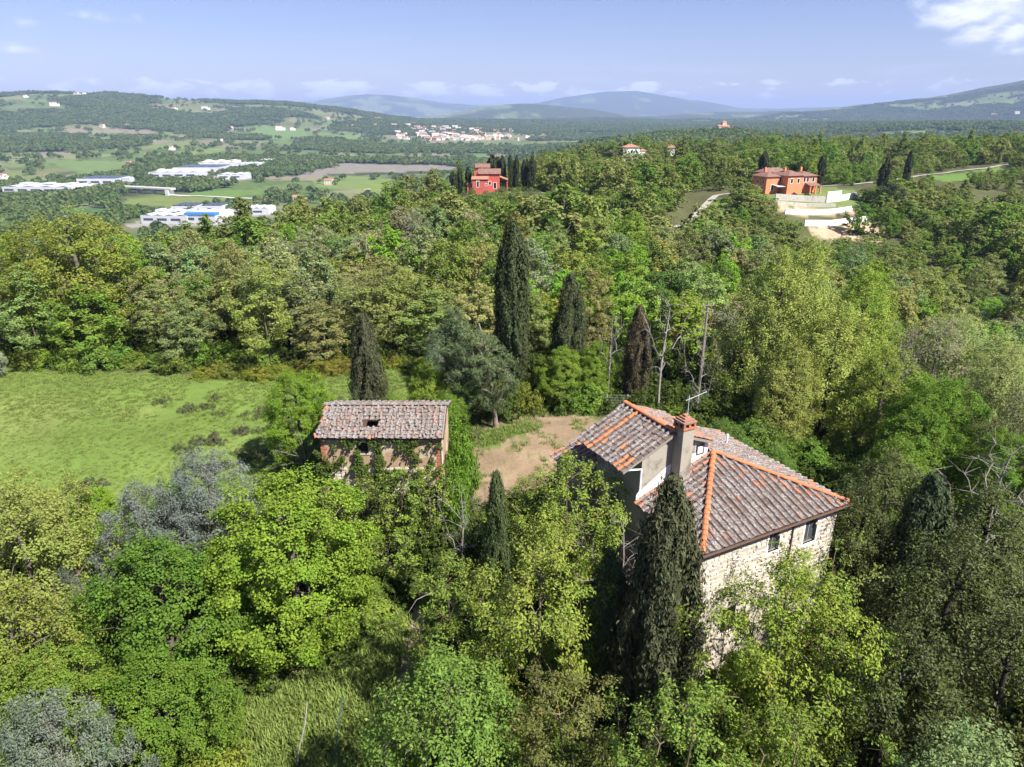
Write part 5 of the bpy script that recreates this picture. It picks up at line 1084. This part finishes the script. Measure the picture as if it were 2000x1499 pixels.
for (nm, k, x, y, H, R, c, lb) in near:
    plant(nm, k, x, y, H, R, c, lb, 'tree', None, (x * 7.3 + y * 3.1) % 6.28)
plant('cypress_tree', 'cypress', 6.3, 23.6, 14.6, 1.75, CYP, 'largest foreground cypress, dark and dense in front of the farmhouse roof', 'cypress', rz=1)
plant('cypress_tree', 'cypress', -.75, 30.2, 11.4, .82, (.044, .060, .024), 'slim dark cypress between the barn and the farmhouse', 'cypress', rz=2)
plant('cypress_tree', 'cypress', 4.4, 25.8, 9.6, 1.3, (.040, .056, .022), 'shaded low cypress left of the largest foreground cypress', 'cypress', rz=3)
plant('cypress_tree', 'cypress', 21.0, 30.2, 11.2, 1.7, (.034, .048, .022), 'dark cypress among the evergreen oaks on the right', 'cypress', rz=.4)
plant('cypress_tree', 'cypress', -11.6, 52.0, 12.0, 1.5, CYP, 'cypress rising directly behind the barn roof', 'cypress', rz=4)
plant('cypress_tree', 'cypress_b', .1, 63.6, 17.2, 1.65, (.036, .048, .020), 'tallest cypress, standing at the edge of the wood above the yard', 'cypress', rz=5)
plant('cypress_tree', 'cypress', 5.7, 65.6, 11.0, 1.7, (.040, .050, .022), 'shorter broad cypress right of the tallest one', 'cypress', rz=.7, dz=.9)
plant('cypress_tree', 'cypress', 12.0, 62.6, 10.0, 1.35, (.060, .050, .030), 'brownish half-dead cypress beside the pale dead trunk', 'cypress', rz=2.2)
plant('pine_tree', 'pine', -1.4, 55.7, 11.2, 3.2, (.060, .082, .036), 'leaning grey-green pine with a bare pinkish trunk at the yard', 'pine')
plant('dead_tree', 'dead', 13.9, 60.4, 12.6, 2.8, CYP, 'pale dead tree with forked bare limbs behind the yard', 'dead tree', rz=1)
plant('dead_tree', 'dead', 9.3, 62.0, 10.0, 1.7, CYP, 'slim pale dead trunk left of the brownish cypress', 'dead tree', rz=2)
plant('dead_tree', 'dead_b', 17.6, 60.4, 9.6, 2.4, CYP, 'grey dead tree around the foot of the utility pole', 'dead tree', rz=3)
plant('dead_tree', 'dead_b', 29.6, 36.6, 11.0, 4.0, CYP, 'wide bare grey tree at the right edge of the picture', 'dead tree', rz=.5)
plant('dead_tree', 'dead_b', 27.6, 30.0, 11.4, 2.4, CYP, 'bare grey tree leaning into the right edge above the oaks', 'dead tree', rz=2.5)
plant('dead_tree', 'dead_b', -3.1, 36.2, 7.0, 1.8, CYP, 'small bare grey tree between barn and slim cypress', 'dead tree', rz=4)
plant('dead_tree', 'dead_b', -22.5, 108.0, 12.5, 4.6, CYP, 'dark bare tree standing out in the middle of the wood', 'dead tree', rz=1.6)
plant('dead_tree', 'dead_b', -15.4, 45.6, 6.0, 1.8, CYP, 'small bare grey tree at the left wall of the barn', 'dead tree', rz=5)
# saplings over the barn front, hedge beside it
for k, (x, y, H, R, lb) in enumerate([(-12.0,38.6,6.4,1.9,'green sapling across the left end of the barn front'),(-9.4,38.9,6.9,2.1,'tall sapling in front of the barn window'),(-7.2,38.6,7.4,2.0,'sapling in front of the middle of the barn wall'),(-5.4,39.2,6.8,1.8,'sapling at the right corner of the barn front'),(-10.2,36.6,4.6,1.9,'low sapling before the barn, left of the tin door'),(-7.0,36.4,4.4,2.0,'low sapling before the barn, right of the tin door'),(-13.8,40.2,5.2,2.0,'sapling at the left corner of the barn')]):
    plant('sapling', 'sapling', x, y, H, R, ((.125,.165,.030),(.115,.135,.034),(.120,.170,.028))[k % 3], lb, 'sapling', None, k * 1.3)
for k, (x, y, H, R, lb) in enumerate([(-3.9,41.0,5.4,1.2,'tall hedge bush at the right wall of the barn, front one'),(-3.8,43.4,5.6,1.2,'tall hedge bush at the right wall of the barn, second from front'),(-3.8,46.0,5.2,1.3,'tall hedge bush at the right wall of the barn, third from front'),(-4.4,48.6,4.6,1.5,'tall hedge bush at the back corner of the barn')]):
    plant('hedge_bush', 'shrub', x, y, H, R, (.085,.150,.020), lb, 'bush', None, k * 2.1)
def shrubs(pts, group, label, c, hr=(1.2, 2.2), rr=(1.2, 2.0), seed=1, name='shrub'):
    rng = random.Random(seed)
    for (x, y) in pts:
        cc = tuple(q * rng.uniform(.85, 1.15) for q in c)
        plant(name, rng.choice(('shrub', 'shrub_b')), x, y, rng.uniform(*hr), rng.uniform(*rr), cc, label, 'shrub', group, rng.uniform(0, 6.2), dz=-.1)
rg = random.Random(5)
shrubs([(-34 + k * 1.15 + rg.uniform(-.4, .4), 70.8 - .030 * (k - 12) ** 2 * .1 + k * .14 + rg.uniform(-.8, .8)) for k in range(22)], 'bramble bushes along the far edge of the meadow', 'low olive-green bramble bush along the far edge of the meadow', (.125,.140,.026), (1.0, 1.8), (1.2, 1.9), 2, 'bramble_bush')
shrubs([(-66 + k * 2.6 + rg.uniform(-.8, .8), 74.0 + rg.uniform(-.6, .8)) for k in range(15)], 'bushes at the foot of the wood', 'green bush at the foot of the wood behind the meadow', (.105,.150,.026), (1.6, 3.2), (1.5, 2.4), 3)
shrubs([(-12 + (k + 4) * 1.5 + rg.uniform(-.5, .5), 59.5 + abs(k - 4) * .25 + rg.uniform(-1, 1.6)) for k in range(10)], 'bushes behind the yard', 'fresh green bush along the back of the yard', (.110,.160,.024), (1.6, 3.2), (1.3, 2.0), 4)
shrubs([(13 + k * 1.6 + rg.uniform(-.6, .6), 53 + rg.uniform(-5, 5)) for k in range(12)], 'bushes behind the farmhouse', 'green bush on the slope behind the farmhouse', (.080,.125,.022), (1.6, 3.0), (1.5, 2.4), 6)
shrubs([(-14.5, 44), (-14.8, 42), (-15.6, 46.4), (-16.4, 43.5), (-14.4, 39), (-3.0, 38.6), (-2.2, 36), (-4.2, 34.5), (-1.4, 33.6), (.6, 35.4), (-2.8, 31.5), (1.6, 28.4), (-.4, 26.9), (3.6, 36.6), (2.4, 35.2)], 'bushes around the barn', 'green bush in the tangle around the barn and lane', (.105,.145,.026), (1.2, 2.6), (1.0, 1.7), 7)
shrubs([(-12.5, 33.5), (-10, 33), (-14.5, 34.5), (-8.4, 33.6), (-16, 32), (-13.6, 23), (-12.2, 21.4), (-21.6, 38.4), (-24.4, 36.4), (-20, 30.5)], 'bushes between maples and barn', 'green bush in the gap between the maples and the barn', (.115,.155,.028), (1.4, 2.8), (1.2, 2.0), 8)
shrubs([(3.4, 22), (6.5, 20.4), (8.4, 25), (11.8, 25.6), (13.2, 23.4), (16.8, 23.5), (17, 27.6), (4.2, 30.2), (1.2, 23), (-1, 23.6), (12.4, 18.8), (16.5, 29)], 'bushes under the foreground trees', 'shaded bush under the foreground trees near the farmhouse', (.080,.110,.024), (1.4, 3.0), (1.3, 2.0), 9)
# the wood: every tree up to about 130 m on its own
NOGO = [MEADOW, YARD, [(78, 192), (78, 264), (120, 268), (116, 214), (110, 192)], [(84, 160), (108, 158), (116, 138), (100, 128), (82, 140)], [(42, 188), (43, 206), (64, 254), (84, 256), (75, 238), (63, 206), (54, 188)], [(-26, 214), (-22, 256), (12, 258), (28, 246), (26, 230), (8, 214)], [(110, 240), (112, 262), (165, 312), (235, 372), (268, 390), (268, 380), (235, 346), (180, 292), (140, 258)]]
NOGO.append([(58, 424), (58, 470), (126, 470), (122, 424)])
def open_slope(x, y):      # only low scrub on the slope below a clearing, a field or a garden
    r = np.zeros(np.shape(x), bool)
    for d in (8, 18, 30, 44, 58):
        for s_ in (0, .4):
            for p in NOGO[2:]: r |= inpoly(x + s_ * d, y + d, p)
            for p, _ in FIELDS[12:]: r |= inpoly(x + s_ * d, y + d, p)
    return r
def free(x, y):
    r = np.ones(np.shape(x), bool)
    for p in NOGO: r &= ~inpoly(x, y, p)
    for p, _ in FIELDS: r &= ~inpoly(x, y, p)
    return r
rng = np.random.RandomState(9); taken = [(q[2], q[3]) for q in near if q[3] > 40]; wood = []
COLS = [('olive-brown', (.128, .136, .054)), ('dusty olive', (.126, .142, .044)), ('mid green', (.088, .132, .024)), ('bright green', (.104, .170, .022)), ('grey-green', (.112, .134, .062)), ('dark green', (.056, .092, .020)), ('yellow-green', (.150, .170, .036)), ('pale khaki', (.165, .165, .074)), ('grey-brown', (.136, .134, .088))]
tries = 0
while len(wood) < 262 and tries < 12000:
    tries += 1; y = 74 + (136 - 74) * rng.rand() ** .8; x = rng.uniform(-.80, .80) * y * .98 - 1
    if x > 14 and y < 78 and x < 60: continue
    if -3 < x < 30 and y < 76: continue
    if not free(np.array([x]), np.array([y]))[0] or any((x - a) ** 2 + (y - b) ** 2 < (4.7 if y < 100 else 5.6) ** 2 for a, b in wood) or any((x - a) ** 2 + (y - b) ** 2 < 36 for a, b in taken): continue
    wood.append((x, y))
for (x, y) in wood:
    front = y < 84 + 3 * math.sin(x * .3) and x < 5; nz = float(fbm(np.array([x / 26]), np.array([y / 26]), 71, 2)[0])
    if front and rng.rand() < .78: ci = int(rng.choice([0, 1, 1, 6, 2], p=[.22, .34, .2, .16, .08])); key = 'thin%d' % rng.randint(2)
    else:
        pr = np.array([.10, .12, .16, .14, .14, .06, .12, .10, .06]); 
        if nz > .55: pr = np.array([.05, .10, .22, .24, .08, .10, .14, .03, .04])
        elif nz < .42: pr = np.array([.20, .2, .08, .04, .20, .04, .06, .12, .12])
        if x > 25: pr = np.array([.14, .16, .14, .10, .20, .06, .06, .12, .10])
        ci = int(rng.choice(9, p=pr / pr.sum())); key = 'wood%d' % rng.randint(6) if ci not in (0, 7, 8) else ('thin%d' % rng.randint(2) if rng.rand() < .5 else 'wood%d' % rng.choice([1, 3, 5]))
    nmn, c = COLS[ci]; H = rng.uniform(7.8, 13.4) * (1.0 if y > 90 else .95); Rr = rng.uniform(3.3, 4.9)
    if x < -20 and y > 105: H *= .9
    zone = ('behind the golden oak', 'behind the meadow', 'above the barn', 'behind the tallest cypress', 'behind the dead trees', 'behind the poplars', 'in the right gully')[int(np.searchsorted([-42, -18, -6, 8, 22, 44], x))]
    size = 'tall ' if H > 11.3 else ('low ' if H < 9.4 else '')
    row = 'front' if y < 88 else ('middle' if y < 110 else 'back')
    form = 'thin-leaved' if key.startswith('thin') else 'leafy'
    lb = '%s%s %s tree, %s of wood %s' % (size, nmn, form, row, zone)
    cc = tuple(q * 1.22 * rng.uniform(.86, 1.14) for q in c)
    plant('thin_tree' if key.startswith('thin') else 'wood_tree', key, x, y, H, Rr, cc, lb, 'tree', lb.replace(' tree,', ' trees,'), rng.uniform(0, 6.28))
# cypresses round the red house and the villa
for k, (x, y, H, R, lb) in enumerate([(-20.0,246,9.0,1.3,'cypress at the left end of the red house garden'),(-18.0,248,9.6,1.0,'second cypress from the left in the red house garden'),(-15.0,247,9.4,1.0,'lone round-headed cypress left of the red house'),(-7.0,253,12.6,1.7,'broad cypress close behind the red house'),(-5.2,254,12.0,1.5,'cypress squeezed between the two broad ones behind the red house'),(-3.4,252,12.2,1.2,'tall cypress at the right gable of the red house'),(-.6,250,12.0,.9,'slim cypress, first of the three right of the red house'),(.6,253,10.6,.8,'slim cypress, middle of the three right of the red house'),(1.6,250,12.0,.9,'slim cypress, last of the three right of the red house'),(4.1,250,10.6,.9,'cypress on the path right of the red house, left twin'),(5.1,251,11.0,.8,'cypress on the path right of the red house, right twin'),(6.9,248,12.0,1.3,'rightmost cypress of the red house garden'),
    (92.4,266,12.5,1.7,'dark cypress behind the roofs of the orange villa'),(110.5,258,11.0,1.4,'dark club-shaped cypress right of the orange villa'),(121.5,236,14.5,1.7,'leaning dark cypress below the road, right of the villa'),(134.8,246,15.0,1.1,'narrow leaning cypress near the lawn at right'),(59.0,330,9.0,1.2,'small cypress in the wood left of the ridge villa')]):
    plant('cypress_tree', 'cypress_far', x, y, H, R, (.026, .034, .016), lb, 'cypress', None, k * .9, tilt=(0, .07 if x > 120 else 0))
plant('holm_oak', 'wood2', 121.0, 228, 9.5, 5.0, (.045, .052, .034), 'dark rounded oak under the leaning cypress by the villa', 'tree')
plant('holm_oak', 'wood2', 74.0, 478, 11.0, 5.5, (.026, .040, .018), 'dark rounded tree left of the white ridge villa', 'tree')
for k, (x, y) in enumerate(((68, 474), (64, 480))): plant('garden_tree', 'wood0', x, y, 9, 5, (.05, .07, .02), ('dark tree nearest the ridge villa on its left', 'dark tree further left of the ridge villa')[k], 'tree')
plant('garden_tree', 'wood2', 102.5, 207, 9.5, 4.2, (.080, .150, .018), 'bright green tree standing before the lower white wall', 'tree')
plant('garden_tree', 'wood0', 108.5, 203, 9.0, 3.8, (.085, .140, .020), 'bright green tree at the right end of the lower white wall', 'tree', rz=2)
for k, (x, y) in enumerate(((90, 238.5), (95, 240), (99.5, 240.5))): plant('garden_shrub', 'shrub', x, y, 1.8, 1.6, ((.05, .08, .02), (.07, .03, .05), (.05, .08, .02))[k], ('left', 'middle', 'right')[k] + ' garden shrub at the foot of the orange villa', 'shrub')
for k in range(24): plant('garden_shrub', 'shrub_b', -22 + (k * 53 % 41), 216 + (k * 37 % 17), 2.0 + (k % 3) * .6, 1.7, (.095, .115, .055), 'round grey-green shrub on the slope below the red house', 'shrub', 'shrubs below the red house', k)
# ------------------------------------------------------------------ the woods further off, as masses
L2 = [make_tree('mid%d' % k, 80 + k, (11, 11, 12, 9, 14, 11)[k], (4.2, 4.4, 3.6, 5.2, 2.9, 4.0)[k], .08, ('round', 'dome', 'ovoid', 'round', 'cone', 'vase')[k], 40, 7, 10, .46, .8, .28, ('bark', 'bark_olive', 'bark', 'bark_olive', 'bark', 'bark_olive')[k], trunk_r=.18, up=.5, shell=.5, sides=3, lob=.3) for k in range(6)]
rng = np.random.RandomState(19)
n = 60000; Rr = np.sqrt(rng.uniform(128 ** 2, 700 ** 2, n)); a = np.radians(rng.uniform(-43, 43, n)); X = Rr * np.sin(a); Y = Rr * np.cos(a)
Z = height(X, Y); ok = free(X, Y) & (Y > 130) & (Z > -72)
dark_ok = ~((X < -70) & (Y > 330))
ok &= dark_ok; X, Y, Z, Rr = X[ok], Y[ok], Z[ok], Rr[ok]
cell = {}; keep = []
for i in range(len(X)):
    d = 6.2 if Rr[i] < 300 else 7.6; c = (int(X[i] // d), int(Y[i] // d))
    if c in cell: continue
    cell[c] = 1; keep.append(i)
X, Y, Z, Rr = X[keep], Y[keep], Z[keep], Rr[keep]; n = len(X)
H = rng.uniform(.60, 1.2, n); H = np.where((np.abs(X + 4) < 30) & (Y > 150) & (Y < 240), H * .58, H); H = np.where((X > 34) & (X < 125) & (Y > 150) & (Y < 215), H * .7, H); H = np.where((X > 140) & (X < 250) & (Y > 240) & (Y < 340), H * .6, H); H = np.where((Y > 430) & (X > 55) & (X < 125) & (Y < 475), H * .55, H)
H = H * 1.12; W = H * rng.uniform(.9, 1.35, n); os_ = open_slope(X, Y); H = np.where(os_, H * .6, H); W = np.where(os_, W * .85, W)
scatter('wood', 'mixed spring-green woodland covering the slopes beyond the near trees', [merged(t_[0], t_[1], M['leaf_wood']) for t_ in L2], np.stack([X, Y, Z - .2], -1), np.stack([W, W, H], -1), rng.uniform(0, 6.28, n), rng.choice(6, n, p=[.2, .2, .2, .18, .07, .15]), 'wood')
WOODN = n
def clump(seed, n, spread, leafn, size, h):
    rng = np.random.RandomState(seed); V = []; mb = MB()
    for k in range(n):
        x, y = rng.normal(size=2) * spread; r = rng.uniform(.7, 1.2) * size; hh = h * rng.uniform(.7, 1.25); d = rsph(rng, leafn); d[:, 2] = np.abs(d[:, 2]) * 1.0 - .15
        P = np.array([x, y, hh * .5]) + d * np.array([r, r, hh * .5]) * rng.uniform(.8, 1, (leafn, 1)); N = unit(d + rng.normal(size=(leafn, 3)) * .4); L = np.full(leafn, r * .95)
        v, f = leaf_quads(P, N, rng.normal(size=(leafn, 3)), L, L, .1); mb.add(v, f)
    return mb.mesh('clump', M['leaf_far'])
CL = [clump(k, 16, 15, 22, 5.2, 11) for k in range(4)] + [clump(10 + k, 4, 6, 26, 5.0, 11) for k in range(2)] + [clump(20, 1, 0, 40, 5, 11)]
rng = np.random.RandomState(29); n = 150000
Rr = np.exp(rng.uniform(math.log(520), math.log(6600), n)); keepp = rng.rand(n) < np.clip((Rr / 4200) ** 1.1, .05, 1); a = np.radians(rng.uniform(-43, 43, n))
Rr, a = Rr[keepp], a[keepp]; X = Rr * np.sin(a); Y = Rr * np.cos(a); Z = height(X, Y); f = forest_far(X, Y)
near_mass = (Rr < 690) & (Z > -70) & ~((X < -70) & (Y > 330))
ok = free(X, Y) & ~near_mass & ~((Rr < 1900) & (~free(X - 14, Y + 32) | ~free(X - 28, Y + 64) | ~free(X - 42, Y + 96)))
for (bx, by, r) in [(-666, 1003, 70), (-640, 1106, 48), (-588, 1094, 20), (-574, 1224, 62), (-586, 1340, 62), (-597, 1466, 58), (-530, 1455, 40), (-484, 1240, 40), (-354, 716, 42), (-318, 714, 36), (-377, 812, 30), (-345, 812, 28), (-287, 784, 30), (-518, 1010, 46), (-545, 1586, 36)]:
    ok &= ~((np.abs(X - bx) < r) & (Y > by - r * 1.1) & (Y < by + r))
u = X / (Y / 1.06); tw = (Y > 2600) & (Y < 3600) & (u > -.18) & (u < .035); ok &= ~(tw & (rng.rand(len(X)) < .6))
dense = f > np.where(Z < -58, .60, .572)
sparse = (~dense) & (rng.rand(len(X)) < .10)
hill = (X > 60) & (Rr > 900) & (Rr < 2000)
IDX = np.where(dense | hill, rng.randint(0, 4, len(X)), np.where(rng.rand(len(X)) < .5, 6, rng.randint(4, 6, len(X))))
ok &= dense | sparse | hill
X, Y, Z, IDX, Rr = X[ok], Y[ok], Z[ok], IDX[ok], Rr[ok]; n = len(X); s = rng.uniform(.75, 1.15, n) * np.where(Rr < 1500, .85, 1.0)
scatter('distant_wood', 'far woods and hedgerows spread over the valley and hills', CL, np.stack([X, Y, Z - .5], -1), np.stack([s, s, s], -1), rng.uniform(0, 6.28, n), IDX, 'wood')
print('wood', WOODN, 'distant clumps', n)
# ------------------------------------------------------------------ grass, weeds and undergrowth
def tuft(seed, n, h, w, spread):
    rng = np.random.RandomState(seed); mb = MB()
    for k in range(n):
        a = rng.uniform(0, 6.28); x, y = rng.normal(size=2) * spread; l = h * rng.uniform(.6, 1.2); b = rng.uniform(.2, .7) * l; d = np.array([math.cos(a), math.sin(a), 0]); p = np.array([-d[1], d[0], 0]) * w
        q = np.array([x, y, 0]); m = q + d * b * .4 + np.array([0, 0, l * .65]); e = q + d * b + np.array([0, 0, l])
        mb.add([q - p, q + p, m + p * .8, m - p * .8], [(0, 1, 2, 3)]); mb.add([m - p * .8, m + p * .8, e], [(0, 1, 2)])
    return mb.mesh('tuft', M['grass'])
TF = [tuft(k, 22, .42, .022, .22) for k in range(3)]
rng = np.random.RandomState(39)
def inside_pts(poly, n):
    P = np.array(poly); x = rng.uniform(P[:, 0].min(), P[:, 0].max(), n); y = rng.uniform(P[:, 1].min(), P[:, 1].max(), n); k = inpoly(x, y, poly); return x[k], y[k]
xs, ys = [], []
for poly, n in ((MEADOW, 26000), (GLADE, 5200), (YARD_GRASS, 500)):
    x, y = inside_pts(poly, n)
    if poly is GLADE:
        lx = np.interp(y, [p[1] for p in LANE], [p[0] for p in LANE]); k = np.abs(x - lx) > .75; x, y = x[k], y[k]
    if poly is MEADOW: k = (x > -62) & (fbm(x / 3, y / 3, 81, 3) > .30); x, y = x[k], y[k]
    xs.append(x); ys.append(y)
xr = rng.uniform(-1, 12, 900); yr = 59.4 + rng.rand(900) * 3; xs.append(xr); ys.append(yr)
xr, yr = inside_pts(YARD, 900); k = fbm(xr / 1.3, yr / 1.3, 85, 3) > .58; xs.append(xr[k]); ys.append(yr[k])
x = np.concatenate(xs); y = np.concatenate(ys); n = len(x); s = rng.uniform(.5, 1.0, n) * np.where((y < 37), 1.7, np.where(y > 59, 1.2, .8))
s = np.where((x < -10) & (y > 38), s * .55, s)
scatter('grass', 'long spring grass of the meadow, glade and yard edge', TF, np.stack([x, y, height(x, y) - .02], -1), np.stack([s * 1.2, s * 1.2, s], -1), rng.uniform(0, 6.28, n), rng.randint(0, 3, n), 'grass')
wd = make_tree('weed', 91, .8, .7, .0, 'shrub', 16, 5, 5, .12, .5, .3, trunk_r=.02, mat='weed', sides=3)
wx, wy = [], []
for (cx, cyy, r, m) in ((-27, 55, 2.2, 9), (-24, 57.5, 1.6, 6), (-21.5, 53, 2.2, 9), (-29.5, 53.5, 1.4, 4), (-33, 47, 2.6, 6), (-25, 50.5, 2.0, 10), (-24.5, 60.5, 1.8, 9), (-38, 43.5, 2.4, 9), (-20.5, 56, 1.2, 8), (-31, 62, 4, 10), (-17, 62, 3, 10)):
    wx.append(cx + rng.normal(size=m) * r * .6); wy.append(cyy + rng.normal(size=m) * r * .35)
x = np.concatenate(wx); y = np.concatenate(wy); k = inpoly(x, y, MEADOW); x, y = x[k], y[k]; n = len(x); s = rng.uniform(.5, 1.2, n)
scatter('weeds', 'grey-brown weed patches scattered in the meadow', [merged(wd[0], wd[1], M['weed'])], np.stack([x, y, height(x, y)], -1), np.stack([s, s, s * .8], -1), rng.uniform(0, 6.28, n), np.zeros(n, int), 'weeds')
ud = [make_tree('under%d' % k, 95 + k, 1.6, 1.1, .0, ('shrub', 'round', 'shrub')[k], 26, 6, 7, .17, .65, .3, trunk_r=.03, sides=3, mat='leaf') for k in range(3)]
M['leaf_under'] = leaf_mat('leaf_under', [(.0, (.070, .095, .022)), (.35, (.090, .130, .024)), (.6, (.065, .100, .018)), (.8, (.110, .140, .030)), (1, (.100, .095, .040))])
n = 9000; x = rng.uniform(-70, 75, n); y = 12 + 80 * rng.rand(n) ** 1.1
k = (np.abs(x) < .85 * y + 6)
for p in (MEADOW, YARD, GLADE): k &= ~inpoly(x, y, p)
hx = (x - HA.x) * math.cos(HR) + (y - HA.y) * math.sin(HR); hy = -(x - HA.x) * math.sin(HR) + (y - HA.y) * math.cos(HR)
k &= ~((hx > -2.6) & (hx < 11) & (hy > -.8) & (hy < 14)); k &= ~((x > -14) & (x < -3.8) & (y > 40.4) & (y < 48)); k &= rng.rand(n) < np.clip(.9 - y / 160, .3, 1)
x, y = x[k], y[k]; n = len(x); s = rng.uniform(.6, 1.5, n)
scatter('undergrowth', 'tangled green undergrowth beneath and between the trees', [merged(t_[0], t_[1], M['leaf_under']) for t_ in ud], np.stack([x, y, height(x, y) - .1], -1), np.stack([s, s, s * rng.uniform(.7, 1.3, n)], -1), rng.uniform(0, 6.28, n), rng.randint(0, 3, n), 'undergrowth')
# ------------------------------------------------------------------ small things
x, y = 17.9, 61.5; z = hz(x, y); e = tag(empty('utility_pole', (x, y, z)), 'tall wooden utility pole with crossbars standing in the dead tree', 'pole')
MB().tube([(0, 0, -.5), (0, 0, 11.6)], [.14, .10], 8).build('post', M['wood_grey'], e)
for zz in (10.6, 11.2): MB().box(-.55, .55, -.14, -.09, zz, zz + .09).build('crossbar', M['wood_grey'], e)
for zz in (10.69, 11.29):
    for xx in (-.45, .45): MB().tube([(xx, -.11, zz), (xx, -.11, zz + .16)], .035, 6).build('insulator', M['white_metal'], e)
f = tag(empty('wire_fence', (0, 60.6, 0)), 'wire mesh fence on grey posts behind the yard', 'fence')
fx = [-1 + k * 2.0 for k in range(8)]; fy = [60.8 + .3 * math.sin(k) for k in range(8)]
for a, b in zip(fx, fy): z = hz(a, b); MB().tube([(a, b - 60.6, z - .3), (a, b - 60.6, z + 1.6)], .04, 6).build('post', M['concrete'], f)
mb = MB()
for k in range(7):
    for q in range(6):
        mb.tube([(fx[k], fy[k] - 60.6, hz(fx[k], fy[k]) + .2 + q * .26), (fx[k + 1], fy[k + 1] - 60.6, hz(fx[k + 1], fy[k + 1]) + .2 + q * .26)], .008, 3, cap=False)
    for q in range(12):
        t_ = q / 12; xx = fx[k] + 2 * t_; yy = fy[k] + (fy[k + 1] - fy[k]) * t_; zz = hz(xx, yy); mb.tube([(xx, yy - 60.6, zz + .2), (xx, yy - 60.6, zz + 1.5)], .007, 3, cap=False)
mb.build('wire_netting', M['wire'], f)
x, y = -8.6, 24.2; e = MB().tube([(0, 0, 0), (.1, .5, .9), (.15, 1.2, 2.0), (.3, 1.8, 3.0)], .022, 6).build('blue_pipe', M['hose']); e.location = (x, y, hz(x, y) - .1); tag(e, 'thin blue pipe sticking up from the grass below the big maple', 'pipe')
e = MB().tube([(0, 0, 0), (.1, .3, 1.2), (.5, .6, 2.6), (.6, 1.0, 3.6)], [.05, .045, .035, .02], 6).build('leaning_pole', M['bark_pale']); e.location = (-10.3, 24.0, hz(-10.3, 24) - .1); tag(e, 'crooked pale stick standing in the grass below the big maple', 'pole')
e = MB().tube([(0, 0, 0), (.9, 1.3, 4.6)], .03, 6).build('metal_pole', M['pipe']); e.location = (3.6, 19.0, hz(3.6, 19) - .1); tag(e, 'thin white metal pole leaning at bottom centre by the cypress foot', 'pole')
e = tag(empty('fallen_branch', (-5.2, 31.6, hz(-5.2, 31.6))), 'pale bare branch arching over the lane below the barn', 'branch')
MB().tube([(-.6, -.2, 2.3), (-.15, 0, 3.0), (.7, .3, 3.3), (1.9, .3, 2.5), (2.6, .2, 0)], [.012, .022, .03, .04, .05], 6).build('bough', M['bark_pale'], e); MB().tube([(.7, .3, 3.3), (1.2, .2, 4.0), (1.6, .4, 5.0)], [.02, .014, .006], 5).build('twig', M['bark_pale'], e)

# creeper on the lower barn wall
rng = np.random.RandomState(5); n = 26000; x = rng.uniform(-13.2, -4.6, n); z = rng.uniform(-2.6, 5.9, n)
p = fbm(x / .5, z / .5, 91, 4) + np.interp(z, [-2.6, .3, 2.4, 4, 6], [.10, .16, .02, -.06, .0]) + np.where(x < -12.5, .03, 0); k = p > .52; x, z = x[k], z[k]; n = len(x)
P = np.stack([x + 8.9, -rng.uniform(0, .55, n) * np.interp(z, [-2.6, 2, 6], [1.6, 1, .45]), z], -1); N = unit(np.array([.2, -1, .45]) + rng.normal(size=(n, 3)) * .45); L = .15 * rng.uniform(.6, 1.4, n)
V, F = leaf_quads(P, N, rng.normal(size=(n, 3)), L, L * .75); iv = MB().add(V, F).build('ivy', M['leaf_under']); iv.location = (-8.9, 41.38, 0)
tag(iv, 'green creeper and brambles covering the barn front wall', 'ivy', kind='stuff')

# things of one kind in a row: say which one, counted from the left
ORD = ('first second third fourth fifth sixth seventh eighth ninth tenth eleventh twelfth thirteenth fourteenth fifteenth sixteenth seventeenth eighteenth nineteenth twentieth twenty-first twenty-second twenty-third twenty-fourth twenty-fifth twenty-sixth twenty-seventh twenty-eighth').split()
same = {}
for o in scene.objects:
    if o.parent is None and 'label' in o and o.get('group') and not o.name.startswith('town_house'): same.setdefault(o['label'], []).append(o)
for lb, os_ in same.items():
    if len(os_) < 2 or len(os_) > len(ORD): continue
    for k, o in enumerate(sorted(os_, key=lambda q: math.atan2(q.location.x, q.location.y))): o['label'] = '%s, %s from the left' % (lb, ORD[k])
# ------------------------------------------------------------------ the air
m = bpy.data.materials.new('haze'); m.use_nodes = True; t = NT(m.node_tree); t.n.clear()
pv = t.add('ShaderNodeVolumePrincipled', {'Color': (.40, .54, .86, 1), 'Density': 8.5e-5, 'Anisotropy': 0.0})
t.add('ShaderNodeOutputMaterial', {'Volume': pv.outputs[0]})
zmin = float(min(v.co.z for v in ground.data.vertices)); zmax = float(max(v.co.z for v in ground.data.vertices))
haze = MB().box(-26500, 26500, -26500, 26500, zmin - 1, max(zmax, 300) + 15).build('haze', m); tag(haze, 'pale blue haze softening the far hills', 'haze', kind='stuff')
